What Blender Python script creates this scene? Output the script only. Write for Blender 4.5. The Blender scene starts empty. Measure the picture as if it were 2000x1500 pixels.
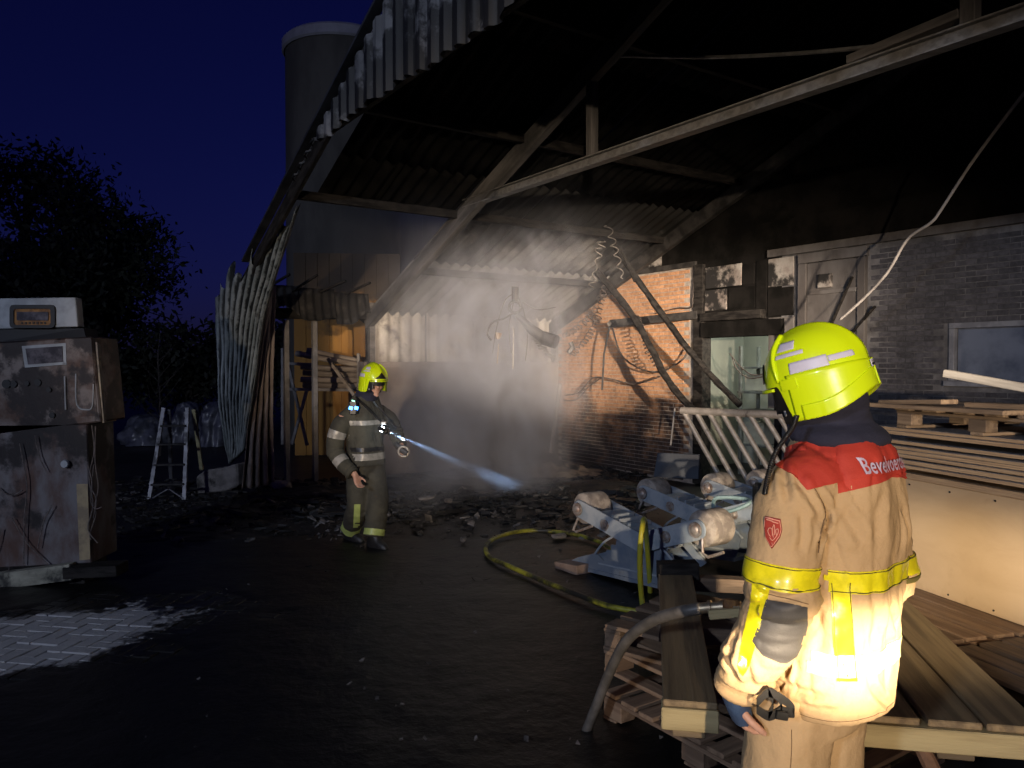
import bpy, bmesh, math, random
import numpy as np
from mathutils import Vector, Matrix, noise
from mathutils.bvhtree import BVHTree

random.seed(11)
scene = bpy.context.scene
COL = scene.collection
V = Vector
rad = math.radians

# ------------------------------------------------------------------ camera, sky, lights, exposure
CAM_H, FPX, PITCH = 1.80, 1500.0, rad(1.45)
cam_d = bpy.data.cameras.new('camera')
cam_d.sensor_width = 36.0
cam_d.lens = 36.0 * FPX / 2000.0
cam_d.clip_start, cam_d.clip_end = 0.05, 500.0
cam = bpy.data.objects.new('camera', cam_d)
cam.location = (0, 0, CAM_H)
cam.rotation_euler = (math.pi / 2 - PITCH, 0, 0)
COL.objects.link(cam)
scene.camera = cam

world = bpy.data.worlds.new('World')
scene.world = world
world.use_nodes = True
wn, wl = world.node_tree.nodes, world.node_tree.links
wn.clear()
wo = wn.new('ShaderNodeOutputWorld'); wb = wn.new('ShaderNodeBackground')
sky = wn.new('ShaderNodeTexSky'); sky.sky_type = 'NISHITA'; sky.sun_disc = False
sky.sun_elevation = rad(15.0); sky.sun_rotation = rad(200.0)
tint = wn.new('ShaderNodeMix'); tint.data_type = 'RGBA'; tint.blend_type = 'MULTIPLY'; tint.inputs[0].default_value = 1.0
tint.inputs[7].default_value = (0.0135, 0.0125, 0.088, 1)
wl.new(sky.outputs[0], tint.inputs[6]); wl.new(tint.outputs[2], wb.inputs[0])
wb.inputs[1].default_value = 0.10
wl.new(wb.outputs[0], wo.inputs[0])

def spot(name, loc, target, power, color, size, blend, radius, scale=(1, 1)):
    d = bpy.data.lights.new(name, 'SPOT')
    d.energy, d.color = power, color
    d.spot_size, d.spot_blend, d.shadow_soft_size = rad(size), blend, radius
    o = bpy.data.objects.new(name, d)
    o.location = loc
    o.rotation_euler = (V(target) - V(loc)).to_track_quat('-Z', 'Y').to_euler()
    o.scale = (scale[0], scale[1], 1)
    COL.objects.link(o)
    return o

# headlight beam of the fire engine parked well behind the photographer (warm)
spot('engine_headlight', (-1.5, -22, 1.75), (0.55, 4, 2.10), 24000, (1.0, 0.79, 0.57), 20.0, 0.75, 0.16, (1.0, 0.50))
# work light of the engine, right behind the photographer, turned at the brick wall
spot('engine_work_light', (3.9, -10, 2.75), (0.95, 13.0, 2.35), 52000, (1.0, 0.80, 0.60), 20.0, 0.8, 0.12, (1.0, 0.42))
# hand lamp beside the photographer: a wide flat beam on the commander's back and the plywood crate
spot('hand_lamp', (0.95, -0.05, 1.36), (1.42, 2.0, 1.015), 1900, (1.0, 0.80, 0.55), 68, 1.0, 0.02, (1.0, 0.15))
# cool mast light of the second engine, left behind the photographer
spot('mast_light', (-7.5, -9.0, 6.0), (-1.6, 7.5, 0.6), 2900, (0.70, 0.80, 1.0), 75, 0.8, 0.5)

scene.view_settings.view_transform = 'Standard'
scene.view_settings.look = 'None'
scene.view_settings.exposure = 0.0
scene.view_settings.gamma = 1.0
scene.view_settings.use_curve_mapping = False
scene.render.engine = 'CYCLES'
scene.cycles.use_denoising = True
scene.cycles.use_light_tree = False
scene.cycles.max_bounces = 5
scene.cycles.diffuse_bounces = 2
scene.cycles.glossy_bounces = 2
scene.cycles.transmission_bounces = 4
scene.cycles.volume_bounces = 1
scene.cycles.transparent_max_bounces = 8
scene.cycles.volume_step_rate = 2.0
scene.cycles.volume_max_steps = 96
scene.cycles.sample_clamp_indirect = 4.0
scene.cycles.caustics_reflective = False
scene.cycles.caustics_refractive = False

# ------------------------------------------------------------------ geometry helpers
def ray(u, v):
    k = (750.0 - v) / FPX
    return V(((u - 1000.0) / FPX, math.cos(PITCH) + k * math.sin(PITCH), -math.sin(PITCH) + k * math.cos(PITCH)))
CAM = V((0, 0, CAM_H))
def at(u, v, Y):
    r = ray(u, v)
    return CAM + r * (Y / r.y)
def gr(u, v, z=0.0):
    r = ray(u, v)
    return CAM + r * ((z - CAM_H) / r.z)
def onp(u, v, P, N):
    r = ray(u, v)
    return CAM + r * ((V(P) - CAM).dot(N) / r.dot(N))

def wloc(o):
    p = V((0, 0, 0))
    while o is not None:
        p += o.location
        o = o.parent
    return p

def tag(o, label=None, cat=None, group=None, kind=None):
    if label: o['label'] = label
    if cat: o['category'] = cat
    if group: o['group'] = group
    if kind: o['kind'] = kind
    return o

def empty(name, loc, label=None, cat=None, group=None, kind=None):
    o = bpy.data.objects.new(name, None)
    o.empty_display_size = 0.1
    o.location = loc
    COL.objects.link(o)
    return tag(o, label, cat, group, kind)

def link(name, me, parent=None, matrix=None):
    o = bpy.data.objects.new(name, me)
    COL.objects.link(o)
    if parent is not None: o.parent = parent
    if matrix is not None: o.matrix_local = matrix
    return o

def frame_from(x, up=V((0, 0, 1))):
    x = V(x).normalized()
    y = V(up).cross(x)
    if y.length < 1e-5: y = V((0, 1, 0)).cross(x)
    y.normalize()
    z = x.cross(y)
    return Matrix((x, y, z)).transposed()

class MB:
    def __init__(self):
        self.v, self.f = [], []
    def add(self, vs, fs):
        n = len(self.v)
        self.v += [V(p) for p in vs]
        self.f += [tuple(i + n for i in f) for f in fs]
        return self
    def box(self, c, size, R=None):
        R = R or Matrix.Identity(3)
        c = V(c); h = [s / 2 for s in size]
        vs = [c + R @ V((sx * h[0], sy * h[1], sz * h[2])) for sx in (-1, 1) for sy in (-1, 1) for sz in (-1, 1)]
        return self.add(vs, [(0, 1, 3, 2), (4, 6, 7, 5), (0, 4, 5, 1), (2, 3, 7, 6), (0, 2, 6, 4), (1, 5, 7, 3)])
    def beam(self, p0, p1, w, h, up=V((0, 0, 1))):
        p0, p1 = V(p0), V(p1)
        return self.box((p0 + p1) / 2, ((p1 - p0).length, w, h), frame_from(p1 - p0, up))
    def tube(self, pts, r, n=8, caps=True):
        pts = [V(p) for p in pts]
        m = len(pts)
        rs = r if isinstance(r, (list, tuple)) else [r] * m
        t0 = (pts[1] - pts[0]).normalized()
        a = V((0, 0, 1)) if abs(t0.z) < 0.9 else V((1, 0, 0))
        nrm = (a - t0 * a.dot(t0)).normalized()
        base = len(self.v)
        for i, p in enumerate(pts):
            t = (pts[min(i + 1, m - 1)] - pts[max(i - 1, 0)]).normalized()
            nrm = nrm - t * nrm.dot(t)
            nrm.normalize()
            b = t.cross(nrm)
            for k in range(n):
                q = 2 * math.pi * k / n
                self.v.append(p + (nrm * math.cos(q) + b * math.sin(q)) * rs[i])
        for i in range(m - 1):
            for k in range(n):
                k2 = (k + 1) % n
                self.f.append((base + i * n + k, base + i * n + k2, base + (i + 1) * n + k2, base + (i + 1) * n + k))
        if caps:
            self.f.append(tuple(base + k for k in reversed(range(n))))
            self.f.append(tuple(base + (m - 1) * n + k for k in range(n)))
        return self
    def loft(self, rings, cap0=True, cap1=True, closed=True):
        n = len(rings[0]); base = len(self.v)
        for r in rings: self.v += [V(p) for p in r]
        for i in range(len(rings) - 1):
            for k in range(n if closed else n - 1):
                k2 = (k + 1) % n
                self.f.append((base + i * n + k, base + i * n + k2, base + (i + 1) * n + k2, base + (i + 1) * n + k))
        if cap0: self.f.append(tuple(base + k for k in reversed(range(n))))
        if cap1: self.f.append(tuple(base + (len(rings) - 1) * n + k for k in range(n)))
        return self
    def prism(self, poly, ext):
        n = len(poly); ext = V(ext); base = len(self.v)
        self.v += [V(p) for p in poly] + [V(p) + ext for p in poly]
        self.f.append(tuple(base + i for i in reversed(range(n))))
        self.f.append(tuple(base + n + i for i in range(n)))
        for i in range(n):
            j = (i + 1) % n
            self.f.append((base + i, base + j, base + n + j, base + n + i))
        return self
    def lathe(self, prof, c, axis, n=24, cap=True):
        F = frame_from(axis, V((0, 0, 1)) if abs(V(axis).normalized().z) < 0.9 else V((0, 1, 0)))
        ax, ay, az = F.col[0], F.col[1], F.col[2]
        rings = [[V(c) + ax * h + (ay * math.cos(2 * math.pi * k / n) + az * math.sin(2 * math.pi * k / n)) * r for k in range(n)] for r, h in prof]
        return self.loft(rings, cap, cap)
    def sheet(self, fn, nu, nv, thick=0.0):
        base = len(self.v)
        g = [[V(fn(i / nu, j / nv)) for j in range(nv + 1)] for i in range(nu + 1)]
        for row in g: self.v += row
        w = nv + 1
        for i in range(nu):
            for j in range(nv):
                a = base + i * w + j
                self.f.append((a, a + 1, a + w + 1, a + w))
        return self
    def mesh(self, name, origin=V((0, 0, 0)), smooth=False, mat=None, recalc=True, bevel=0, solid=0.0):
        me = bpy.data.meshes.new(name)
        me.from_pydata([p - origin for p in self.v], [], self.f)
        if recalc or bevel or solid:
            bm = bmesh.new(); bm.from_mesh(me)
            if solid: bmesh.ops.solidify(bm, geom=bm.faces[:], thickness=solid)
            if recalc: bmesh.ops.recalc_face_normals(bm, faces=bm.faces[:])
            if bevel:
                bmesh.ops.bevel(bm, geom=[e for e in bm.edges if e.calc_face_angle(0) > 0.6], offset=bevel, segments=1, affect='EDGES', profile=0.5)
            bm.to_mesh(me); bm.free()
        if smooth:
            me.shade_smooth()
            if smooth != True:
                me.set_sharp_from_angle(angle=rad(smooth))
        if mat: me.materials.append(mat)
        return me
    def build(self, name, mat, parent=None, smooth=False, bevel=0, solid=0.0, recalc=True, loc=None):
        lo = V((min(p.x for p in self.v), min(p.y for p in self.v), min(p.z for p in self.v)))
        hi = V((max(p.x for p in self.v), max(p.y for p in self.v), max(p.z for p in self.v)))
        c = V(loc) if loc is not None else (lo + hi) / 2
        if parent is None and loc is None: c = V(((lo.x + hi.x) / 2, (lo.y + hi.y) / 2, lo.z))
        me = self.mesh(name, c, smooth, mat, recalc, bevel, solid)
        o = link(name, me, parent)
        o.location = c - (wloc(parent) if parent else V((0, 0, 0)))
        return o

_boxes = {}
def box_mesh(size, mat, bevel=0.004):
    key = (tuple(round(s, 3) for s in size), mat.name, bevel)
    if key not in _boxes:
        _boxes[key] = MB().box((0, 0, 0), size).mesh('piece', mat=mat, bevel=min(bevel, min(size) * 0.3) if bevel else 0)
    return _boxes[key]
def board(name, p0, p1, w, h, mat, parent=None, up=V((0, 0, 1)), bevel=0.004, jitter=0.0):
    """a plank of its own: local x runs along it"""
    p0, p1 = V(p0), V(p1)
    R = frame_from(p1 - p0, up)
    if jitter: R = R @ Matrix.Rotation(random.uniform(-jitter, jitter), 3, random.choice('XZ'))
    me = box_mesh(((p1 - p0).length, w, h), mat, bevel)
    o = link(name, me, parent)
    M4 = R.to_4x4(); M4.translation = (p0 + p1) / 2 - (wloc(parent) if parent else V((0, 0, 0)))
    o.matrix_local = M4
    return o

def copy_tree(o, parent=None):
    c = o.copy(); COL.objects.link(c); c.parent = parent
    for ch in list(o.children): copy_tree(ch, c)
    return c

def smoothpath(pts, n=8):
    """Catmull-Rom through the points"""
    pts = [V(p) for p in pts]
    out = []
    for i in range(len(pts) - 1):
        p0, p1, p2, p3 = pts[max(i - 1, 0)], pts[i], pts[i + 1], pts[min(i + 2, len(pts) - 1)]
        for k in range(n):
            t = k / n
            out.append(0.5 * ((2 * p1) + (p2 - p0) * t + (2 * p0 - 5 * p1 + 4 * p2 - p3) * t * t + (3 * p1 - p0 - 3 * p2 + p3) * t ** 3))
    out.append(pts[-1])
    return out

def remeshed(name, mb, voxel, smooth_iter=4):
    me = mb.mesh(name + '_raw')
    o = bpy.data.objects.new(name + '_raw', me); COL.objects.link(o)
    m = o.modifiers.new('r', 'REMESH'); m.mode = 'VOXEL'; m.voxel_size = voxel; m.use_smooth_shade = True
    if smooth_iter:
        s = o.modifiers.new('s', 'SMOOTH'); s.factor = 0.5; s.iterations = smooth_iter
    dg = bpy.context.evaluated_depsgraph_get()
    me2 = bpy.data.meshes.new_from_object(o.evaluated_get(dg))
    bpy.data.objects.remove(o); bpy.data.meshes.remove(me)
    me2.shade_smooth()
    me2.name = name
    return me2

def verts_np(me):
    a = np.empty(len(me.vertices) * 3); me.vertices.foreach_get('co', a); return a.reshape(-1, 3)
def normals_np(me):
    a = np.empty(len(me.vertices) * 3); me.vertex_normals.foreach_get('vector', a); return a.reshape(-1, 3)

# ------------------------------------------------------------------ materials
_mats = {}
def mat(name, c1, c2=None, rough=0.7, metal=0.0, scale=4.0, stretch=(1, 1, 1), bump=0.0, bscale=30.0, bstretch=None, soot=None,
        lo=0.38, hi=0.62, coat=0.0, emit=None, estr=0.0, rvar=0.0, hue=0.0, world=False, spec=None, detail=5.0, dist=0.0):
    """procedural principled material: two-tone noise, bump, optional soot stain (scale, lo, hi, colour)"""
    if name in _mats: return _mats[name]
    m = bpy.data.materials.new(name); m.use_nodes = True
    N, L = m.node_tree.nodes, m.node_tree.links
    bs = N['Principled BSDF']
    bs.inputs['Roughness'].default_value = rough
    bs.inputs['Metallic'].default_value = metal
    if spec is not None: bs.inputs['Specular IOR Level'].default_value = spec
    if coat:
        bs.inputs['Coat Weight'].default_value = coat; bs.inputs['Coat Roughness'].default_value = 0.08
    tc = N.new('ShaderNodeTexCoord'); oi = N.new('ShaderNodeObjectInfo'); geo = N.new('ShaderNodeNewGeometry')
    src = geo.outputs['Position'] if world else tc.outputs['Object']
    off = N.new('ShaderNodeVectorMath'); off.operation = 'MULTIPLY_ADD'
    comb = N.new('ShaderNodeCombineXYZ')
    if not world:
        for i in range(3): L.new(oi.outputs['Random'], comb.inputs[i])
    L.new(comb.outputs[0], off.inputs[0]); off.inputs[1].default_value = (37, 53, 71)
    L.new(src, off.inputs[2])
    def nz(sc, st, det=detail):
        mp = N.new('ShaderNodeMapping'); mp.inputs['Scale'].default_value = st
        L.new(off.outputs[0], mp.inputs[0])
        n = N.new('ShaderNodeTexNoise'); n.inputs['Scale'].default_value = sc; n.inputs['Detail'].default_value = det
        n.inputs['Roughness'].default_value = 0.62; n.inputs['Distortion'].default_value = dist
        L.new(mp.outputs[0], n.inputs['Vector'])
        return n
    def ramp(x, a, b):
        r = N.new('ShaderNodeMapRange'); r.interpolation_type = 'SMOOTHSTEP'
        r.inputs[1].default_value = a; r.inputs[2].default_value = b
        L.new(x, r.inputs[0]); return r.outputs[0]
    def mix(f, a, b, blend='MIX'):
        x = N.new('ShaderNodeMix'); x.data_type = 'RGBA'; x.blend_type = blend
        for sock, val in ((x.inputs[0], f), (x.inputs[6], a), (x.inputs[7], b)):
            if hasattr(val, 'links') or isinstance(val, bpy.types.NodeSocket): L.new(val, sock)
            elif isinstance(val, (int, float)): sock.default_value = val
            else: sock.default_value = (*val, 1)
        return x.outputs[2]
    col = None
    fac = None
    if c2 is not None:
        n = nz(scale, stretch); fac = ramp(n.outputs[0], lo, hi)
        col = mix(fac, c1, c2)
    if rvar:
        h = N.new('ShaderNodeHueSaturation')
        mr = N.new('ShaderNodeMapRange'); mr.inputs[3].default_value = 1 - rvar; mr.inputs[4].default_value = 1 + rvar
        L.new(oi.outputs['Random'], mr.inputs[0]); L.new(mr.outputs[0], h.inputs['Value'])
        if col is None: h.inputs['Color'].default_value = (*c1, 1)
        else: L.new(col, h.inputs['Color'])
        col = h.outputs[0]
    if soot:
        ss, sa, sb, sc = soot[:4]
        mpw = N.new('ShaderNodeTexNoise'); mpw.inputs['Scale'].default_value = ss; mpw.inputs['Detail'].default_value = 6
        mpw.inputs['Roughness'].default_value = 0.65
        L.new(geo.outputs['Position'], mpw.inputs['Vector'])
        x = mpw.outputs[0]
        if len(soot) > 4:                       # burnt more towards one side: (axis vector, offset) added to the noise
            ax, o0, gain = soot[4]
            d = N.new('ShaderNodeVectorMath'); d.operation = 'DOT_PRODUCT'; L.new(geo.outputs['Position'], d.inputs[0]); d.inputs[1].default_value = ax
            a1 = N.new('ShaderNodeMath'); a1.operation = 'SUBTRACT'; L.new(d.outputs['Value'], a1.inputs[0]); a1.inputs[1].default_value = o0
            a2 = N.new('ShaderNodeMath'); a2.operation = 'MULTIPLY_ADD'; L.new(a1.outputs[0], a2.inputs[0]); a2.inputs[1].default_value = gain; L.new(x, a2.inputs[2])
            x = a2.outputs[0]
        sm = ramp(x, sa, sb)
        col = mix(sm, col if col is not None else c1, sc)
    if col is None: bs.inputs['Base Color'].default_value = (*c1, 1)
    else: L.new(col, bs.inputs['Base Color'])
    if bump:
        n2 = nz(bscale, bstretch or stretch, 6)
        b = N.new('ShaderNodeBump'); b.inputs['Strength'].default_value = min(1, bump); b.inputs['Distance'].default_value = 0.01 * max(1, bump)
        L.new(n2.outputs[0], b.inputs['Height']); L.new(b.outputs[0], bs.inputs['Normal'])
    if emit:
        bs.inputs['Emission Color'].default_value = (*emit, 1); bs.inputs['Emission Strength'].default_value = estr
    _mats[name] = m
    return m

BLACK = (0.008, 0.0075, 0.007)
# barn axes: S along the gable (towards the viewer's right, nearer), E along the ridge (right, away)
S = V((0.559, -0.829, 0)).normalized(); E = V((0.829, 0.559, 0)).normalized(); Z = V((0, 0, 1))
B0 = V((-2.3, 12.36, 0))
def bp(s, e, z=0.0): return B0 + S * s + E * e + Z * z
ROOF_K = 0.404
def roof_z(s): return 2.64 + ROOF_K * s
# ------------------------------------------------------------------ ground, yard paving
m_ground = mat('charred_ground', (0.006, 0.006, 0.0065), (0.018, 0.0175, 0.0175), rough=0.55, scale=1.3, bump=0.8, bscale=9, world=True, detail=9)
gmb = MB()
NX = 120
xs = np.concatenate([[-200, -90, -45], np.linspace(-18, 18, NX), [45, 90, 200]])
ys = np.concatenate([[-60, -25, -8], np.linspace(-2, 30, NX), [55, 110, 260]])
vv, ff = [], []
for y in ys:
    for x in xs:
        z = 0.0
        if 1 < y < 28 and abs(x) < 16:
            z = 0.022 * noise.fractal(V((x * 1.1, y * 1.1, 0.3)), 1.0, 2.0, 4) + 0.02 * noise.noise(V((x * 0.5, y * 0.5, 2)))
            z = min(z, 0.03)
            if y < 8.2 and -9 < x < 1.6: z = -0.06
        vv.append((x, y, z - 0.012))
w_ = len(xs)
for j in range(len(ys) - 1):
    for i in range(w_ - 1):
        a = j * w_ + i
        ff.append((a, a + 1, a + w_ + 1, a + w_))
gmb.add(vv, ff)
ground = gmb.build('ground', m_ground, smooth=True, recalc=False, loc=(0, 0, 0))
tag(ground, 'black sooty wet yard ground', None, kind='structure')

# pavers laid in herringbone; soot, ash and mud cover most of them, a dry pale patch stays at the left
m_paver = bpy.data.materials.new('concrete_paver'); m_paver.use_nodes = True
def paver_nodes(m):
    N, L = m.node_tree.nodes, m.node_tree.links
    bs = N['Principled BSDF']
    geo = N.new('ShaderNodeNewGeometry'); oi = N.new('ShaderNodeObjectInfo')
    def noi(sc, d=6, stretch=None):
        n = N.new('ShaderNodeTexNoise'); n.inputs['Scale'].default_value = sc; n.inputs['Detail'].default_value = d; n.inputs['Roughness'].default_value = 0.62
        L.new(geo.outputs['Position'], n.inputs['Vector']); return n
    def math_(op, a, b, c=None):
        x = N.new('ShaderNodeMath'); x.operation = op
        for i, q in enumerate((a, b, c)):
            if q is None: continue
            if isinstance(q, (int, float)): x.inputs[i].default_value = q
            else: L.new(q, x.inputs[i])
        return x.outputs[0]
    sep = N.new('ShaderNodeSeparateXYZ'); L.new(geo.outputs['Position'], sep.inputs[0])
    # signed distance like field of the dry patch: ellipse round (-3.3, 4.75) stretched along its length
    dx = math_('ADD', sep.outputs[0], 3.33); dy = math_('SUBTRACT', sep.outputs[1], 4.85)
    ex = math_('ADD', math_('MULTIPLY', dx, 0.80), math_('MULTIPLY', dy, 0.60))
    ey = math_('ADD', math_('MULTIPLY', dx, -0.60), math_('MULTIPLY', dy, 0.80))
    q = math_('ADD', math_('POWER', math_('DIVIDE', ex, 1.15), 2.0), math_('POWER', math_('DIVIDE', ey, 0.62), 2.0))
    q = math_('SQRT', q, 0.0)
    n1 = noi(2.2); n2 = noi(14)
    q = math_('ADD', q, math_('MULTIPLY', math_('SUBTRACT', n1.outputs[0], 0.5), 1.2))
    q = math_('ADD', q, math_('MULTIPLY', math_('SUBTRACT', n2.outputs[0], 0.5), 0.9))
    q = math_('ADD', q, math_('MULTIPLY', oi.outputs['Random'], 0.05))
    mr = N.new('ShaderNodeMapRange'); mr.interpolation_type = 'SMOOTHSTEP'; mr.inputs[1].default_value = 0.86; mr.inputs[2].default_value = 1.10
    L.new(q, mr.inputs[0])
    dry = N.new('ShaderNodeMix'); dry.data_type = 'RGBA'; dry.inputs[6].default_value = (0.32, 0.32, 0.33, 1); dry.inputs[7].default_value = (0.48, 0.48, 0.49, 1)
    L.new(noi(5).outputs[0], dry.inputs[0])
    dirt = N.new('ShaderNodeMix'); dirt.data_type = 'RGBA'; dirt.inputs[6].default_value = (0.006, 0.006, 0.0065, 1); dirt.inputs[7].default_value = (0.024, 0.023, 0.022, 1)
    mr2 = N.new('ShaderNodeMapRange'); mr2.inputs[1].default_value = 0.50; mr2.inputs[2].default_value = 0.85; L.new(noi(1.6, 9).outputs[0], mr2.inputs[0]); L.new(mr2.outputs[0], dirt.inputs[0])
    fin = N.new('ShaderNodeMix'); fin.data_type = 'RGBA'
    L.new(mr.outputs[0], fin.inputs[0]); L.new(dry.outputs[2], fin.inputs[6]); L.new(dirt.outputs[2], fin.inputs[7])
    L.new(fin.outputs[2], bs.inputs['Base Color'])
    rg = N.new('ShaderNodeMapRange'); rg.inputs[1].default_value = 0.46; rg.inputs[2].default_value = 0.62; rg.inputs[3].default_value = 0.28; rg.inputs[4].default_value = 0.75
    L.new(noi(2.4, 6).outputs[0], rg.inputs[0]); L.new(rg.outputs[0], bs.inputs['Roughness'])
    bs.inputs['Specular IOR Level'].default_value = 0.35
    b = N.new('ShaderNodeBump'); b.inputs['Strength'].default_value = 0.5; b.inputs['Distance'].default_value = 0.012
    L.new(noi(26, 8).outputs[0], b.inputs['Height']); L.new(b.outputs[0], bs.inputs['Normal'])
paver_nodes(m_paver)

yard = MB().add([V((-9, 1.6, -0.045)), V((1.0, 1.6, -0.045)), V((1.0, 7.6, -0.045)), V((-9, 7.6, -0.045))], [(0, 1, 2, 3)]).build('paved_yard', m_ground, recalc=False, loc=(0, 0, 0))
tag(yard, 'herringbone concrete paving under soot and water', None, kind='structure')
PL, PW = 0.205, 0.1025
pav_me = MB().box((0, 0, -0.030), (PL - 0.007, PW - 0.007, 0.06)).mesh('paver', mat=m_paver, bevel=0.004)
pang = rad(-9.0)
PR = Matrix.Rotation(pang, 3, 'Z')
cells = []
for i in range(-70, 70):
    for j in range(-60, 60):
        # herringbone: pairs of a lying and a standing stone on a sheared lattice
        ox = (i * 1 + j * 2) * PW; oy = (i * 1 - j * 2) * PW
        for k in range(2):
            if k == 0: c = V((ox + PW, oy + PW / 2, 0)); rot = 0.0
            else: c = V((ox + PW / 2 + 2 * PW, oy + PW - PW, 0)); rot = math.pi / 2
            c = PR @ c + V((-3, 5, 0))
            if -7.5 < c.x < 0.95 and 2.6 < c.y < 7.5:
                pu = 1000 + 1500 * c.x / c.y
                if -80 < pu < 1300: cells.append((c, rot + pang))
# drop double hits of the lattice
seen, uniq = set(), []
for c, r in cells:
    key = (round(c.x / 0.03), round(c.y / 0.03))
    if key in seen: continue
    seen.add(key); uniq.append((c, r))
def patch_d(c):
    dx, dy = c.x + 3.33, c.y - 4.85
    ex, ey = 0.8 * dx + 0.6 * dy, -0.6 * dx + 0.8 * dy
    return math.hypot(ex / 1.15, ey / 0.62)
def cover(x, y):
    """how far the ash reaches over a point of the paving: below 0 the stones are bare"""
    d = patch_d(V((x, y, 0))) - 1.30
    return d + .55 * noise.fractal(V((x * 1.7, y * 1.7, 1.0)), 1, 2, 5)
uniq = [t for t in uniq if patch_d(t[0]) < 2.6]
uniq.sort(key=lambda t: patch_d(t[0]))
rest = MB()
for n, (c, r) in enumerate(uniq):
    dz = random.uniform(-0.004, 0.003)
    if n < 295:
        o = link('paver', pav_me, yard)
        o.location = (c.x, c.y, dz); o.rotation_euler = (random.uniform(-.012, .012), random.uniform(-.012, .012), r + random.uniform(-.012, .012))
    else:
        rest.box((c.x, c.y, dz - 0.03), (PL - 0.008, PW - 0.008, 0.06), Matrix.Rotation(r + random.uniform(-.015, .015), 3, 'Z'))
ro = rest.build('paver_field', m_paver, yard, loc=(0, 0, 0)); ro['kind'] = 'stuff'

m_ash_wet = mat('wet_black_ash', (0.0040, 0.0040, 0.0046), (0.012, 0.0115, 0.0115), rough=0.46, scale=1.1, bump=1.2, bscale=11, world=True, detail=10, lo=0.45, hi=0.80, spec=0.35)
al = MB(); av, af = [], []
ax_, ay_ = np.linspace(-6.5, 1.6, 200), np.linspace(2.2, 8.2, 150)
for y in ay_:
    for x in ax_:
        d = max(-1, min(1, cover(x, y) / .22)); d = d * .5 + .5; d = d * d * (3 - 2 * d)
        edge = max(0, 1 - min(x + 6.5, 1.6 - x, 8.2 - y, y - 2.2) / .4)
        av.append((x, y, -0.030 + d * (0.040 + 0.010 * noise.fractal(V((x * 3, y * 3, 7)), 1, 2, 4)) - .03 * edge))
for j in range(149):
    for i in range(199):
        a = j * 200 + i; af.append((a, a + 1, a + 201, a + 200))
o = al.add(av, af).build('ash_layer', m_ash_wet, smooth=True, recalc=False, loc=(0, 0, 0)); tag(o, 'layer of wet black ash and mud over the paving', kind='structure')

# ------------------------------------------------------------------ barn
m_roof = mat('fibre_cement_roof', (0.16, 0.156, 0.152), (0.10, 0.097, 0.094), rough=0.85, scale=2.2, bump=0.3, bscale=25,
             soot=(0.8, 0.40, 0.62, BLACK, ((S.x, S.y, 0), S.dot(B0) + 1.9, 0.20)))
m_roof_burnt = mat('burnt_roof_sheet', (0.005, 0.0048, 0.0048), (0.011, 0.0105, 0.010), rough=0.9, scale=3, bump=0.4, bscale=18, spec=0.05)
m_steel = mat('galvanised_steel', (0.30, 0.29, 0.28), (0.19, 0.18, 0.18), rough=0.5, metal=0.5, scale=6, bump=0.15, soot=(1.3, 0.50, 0.72, (0.02, 0.019, 0.018)))
m_steel_sooty = mat('sooty_steel', (0.05, 0.046, 0.044), (0.016, 0.015, 0.015), rough=0.7, metal=0.2, scale=5, bump=0.3)
m_rafter = mat('scorched_rafter', (0.13, 0.12, 0.115), (0.06, 0.056, 0.053), rough=0.8, scale=3, stretch=(0.4, 3, 3), bump=0.3, soot=(1.0, 0.5, 0.75, (0.02, 0.02, 0.02)))
m_char = mat('charred_timber', (0.010, 0.009, 0.009), (0.03, 0.027, 0.025), rough=0.8, scale=9, bump=1.0, bscale=24, stretch=(0.5, 2, 2), spec=0.15)
m_white_sheet = mat('white_corrugated_sheet', (0.46, 0.43, 0.39), (0.30, 0.27, 0.245), rough=0.6, scale=3.0, stretch=(1, 1, .4), bump=0.15, soot=(1.6, 0.52, 0.66, (0.07, 0.055, 0.05)))
m_fascia = mat('gable_sheet', (0.17, 0.17, 0.175), (0.10, 0.10, 0.105), rough=0.6, scale=3.0, bump=0.2, soot=(1.9, 0.46, 0.55, (0.009, 0.009, 0.009), ((-S.x*0.0, 0, -1), -4.62, 0.16)))
m_plaster = mat('scorched_render', (0.22, 0.185, 0.165), (0.13, 0.105, 0.095), rough=0.9, scale=1.6, bump=0.4, bscale=40, soot=(0.9, 0.50, 0.70, (0.06, 0.045, 0.042)))
m_mortar = mat('mortar', (0.36, 0.32, 0.28), (0.24, 0.21, 0.19), rough=0.95, scale=12, bump=0.6, bscale=60, soot=(0.7, 0.50, 0.70, (0.04, 0.034, 0.033)))
m_brick_o = mat('brick_lamplit_orange', (0.47, 0.255, 0.135), (0.35, 0.18, 0.095), rough=0.9, scale=14, bump=0.5, bscale=60, rvar=0.15, world=True,  # lamplit part of the rear wall: warm light put into the brick colour
                soot=(1.5, 0.50, 0.74, (0.045, 0.03, 0.026), ((0, 0, -1), -1.9, 0.13)))  # darker towards the bottom: shade painted in, over soot patches
m_brick_g = mat('brick_shaded_grey', (0.085, 0.083, 0.095), (0.055, 0.053, 0.062), rough=0.9, scale=18, bump=0.5, bscale=60, rvar=0.22)  # same wall away from the warm lamps, its shade painted as grey
m_mortar_g = mat('mortar_shaded_grey', (0.20, 0.195, 0.20), (0.13, 0.125, 0.13), rough=0.95, scale=5, bump=0.5, bscale=60, soot=(1.1, 0.40, 0.62, (0.05, 0.05, 0.055)))  # mortar toned down the same way, shade in its colour
m_soot = mat('soot_black_boards', (0.005, 0.0048, 0.0045), (0.012, 0.011, 0.0105), rough=0.9, scale=2.5, bump=0.4, spec=0.08)
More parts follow.
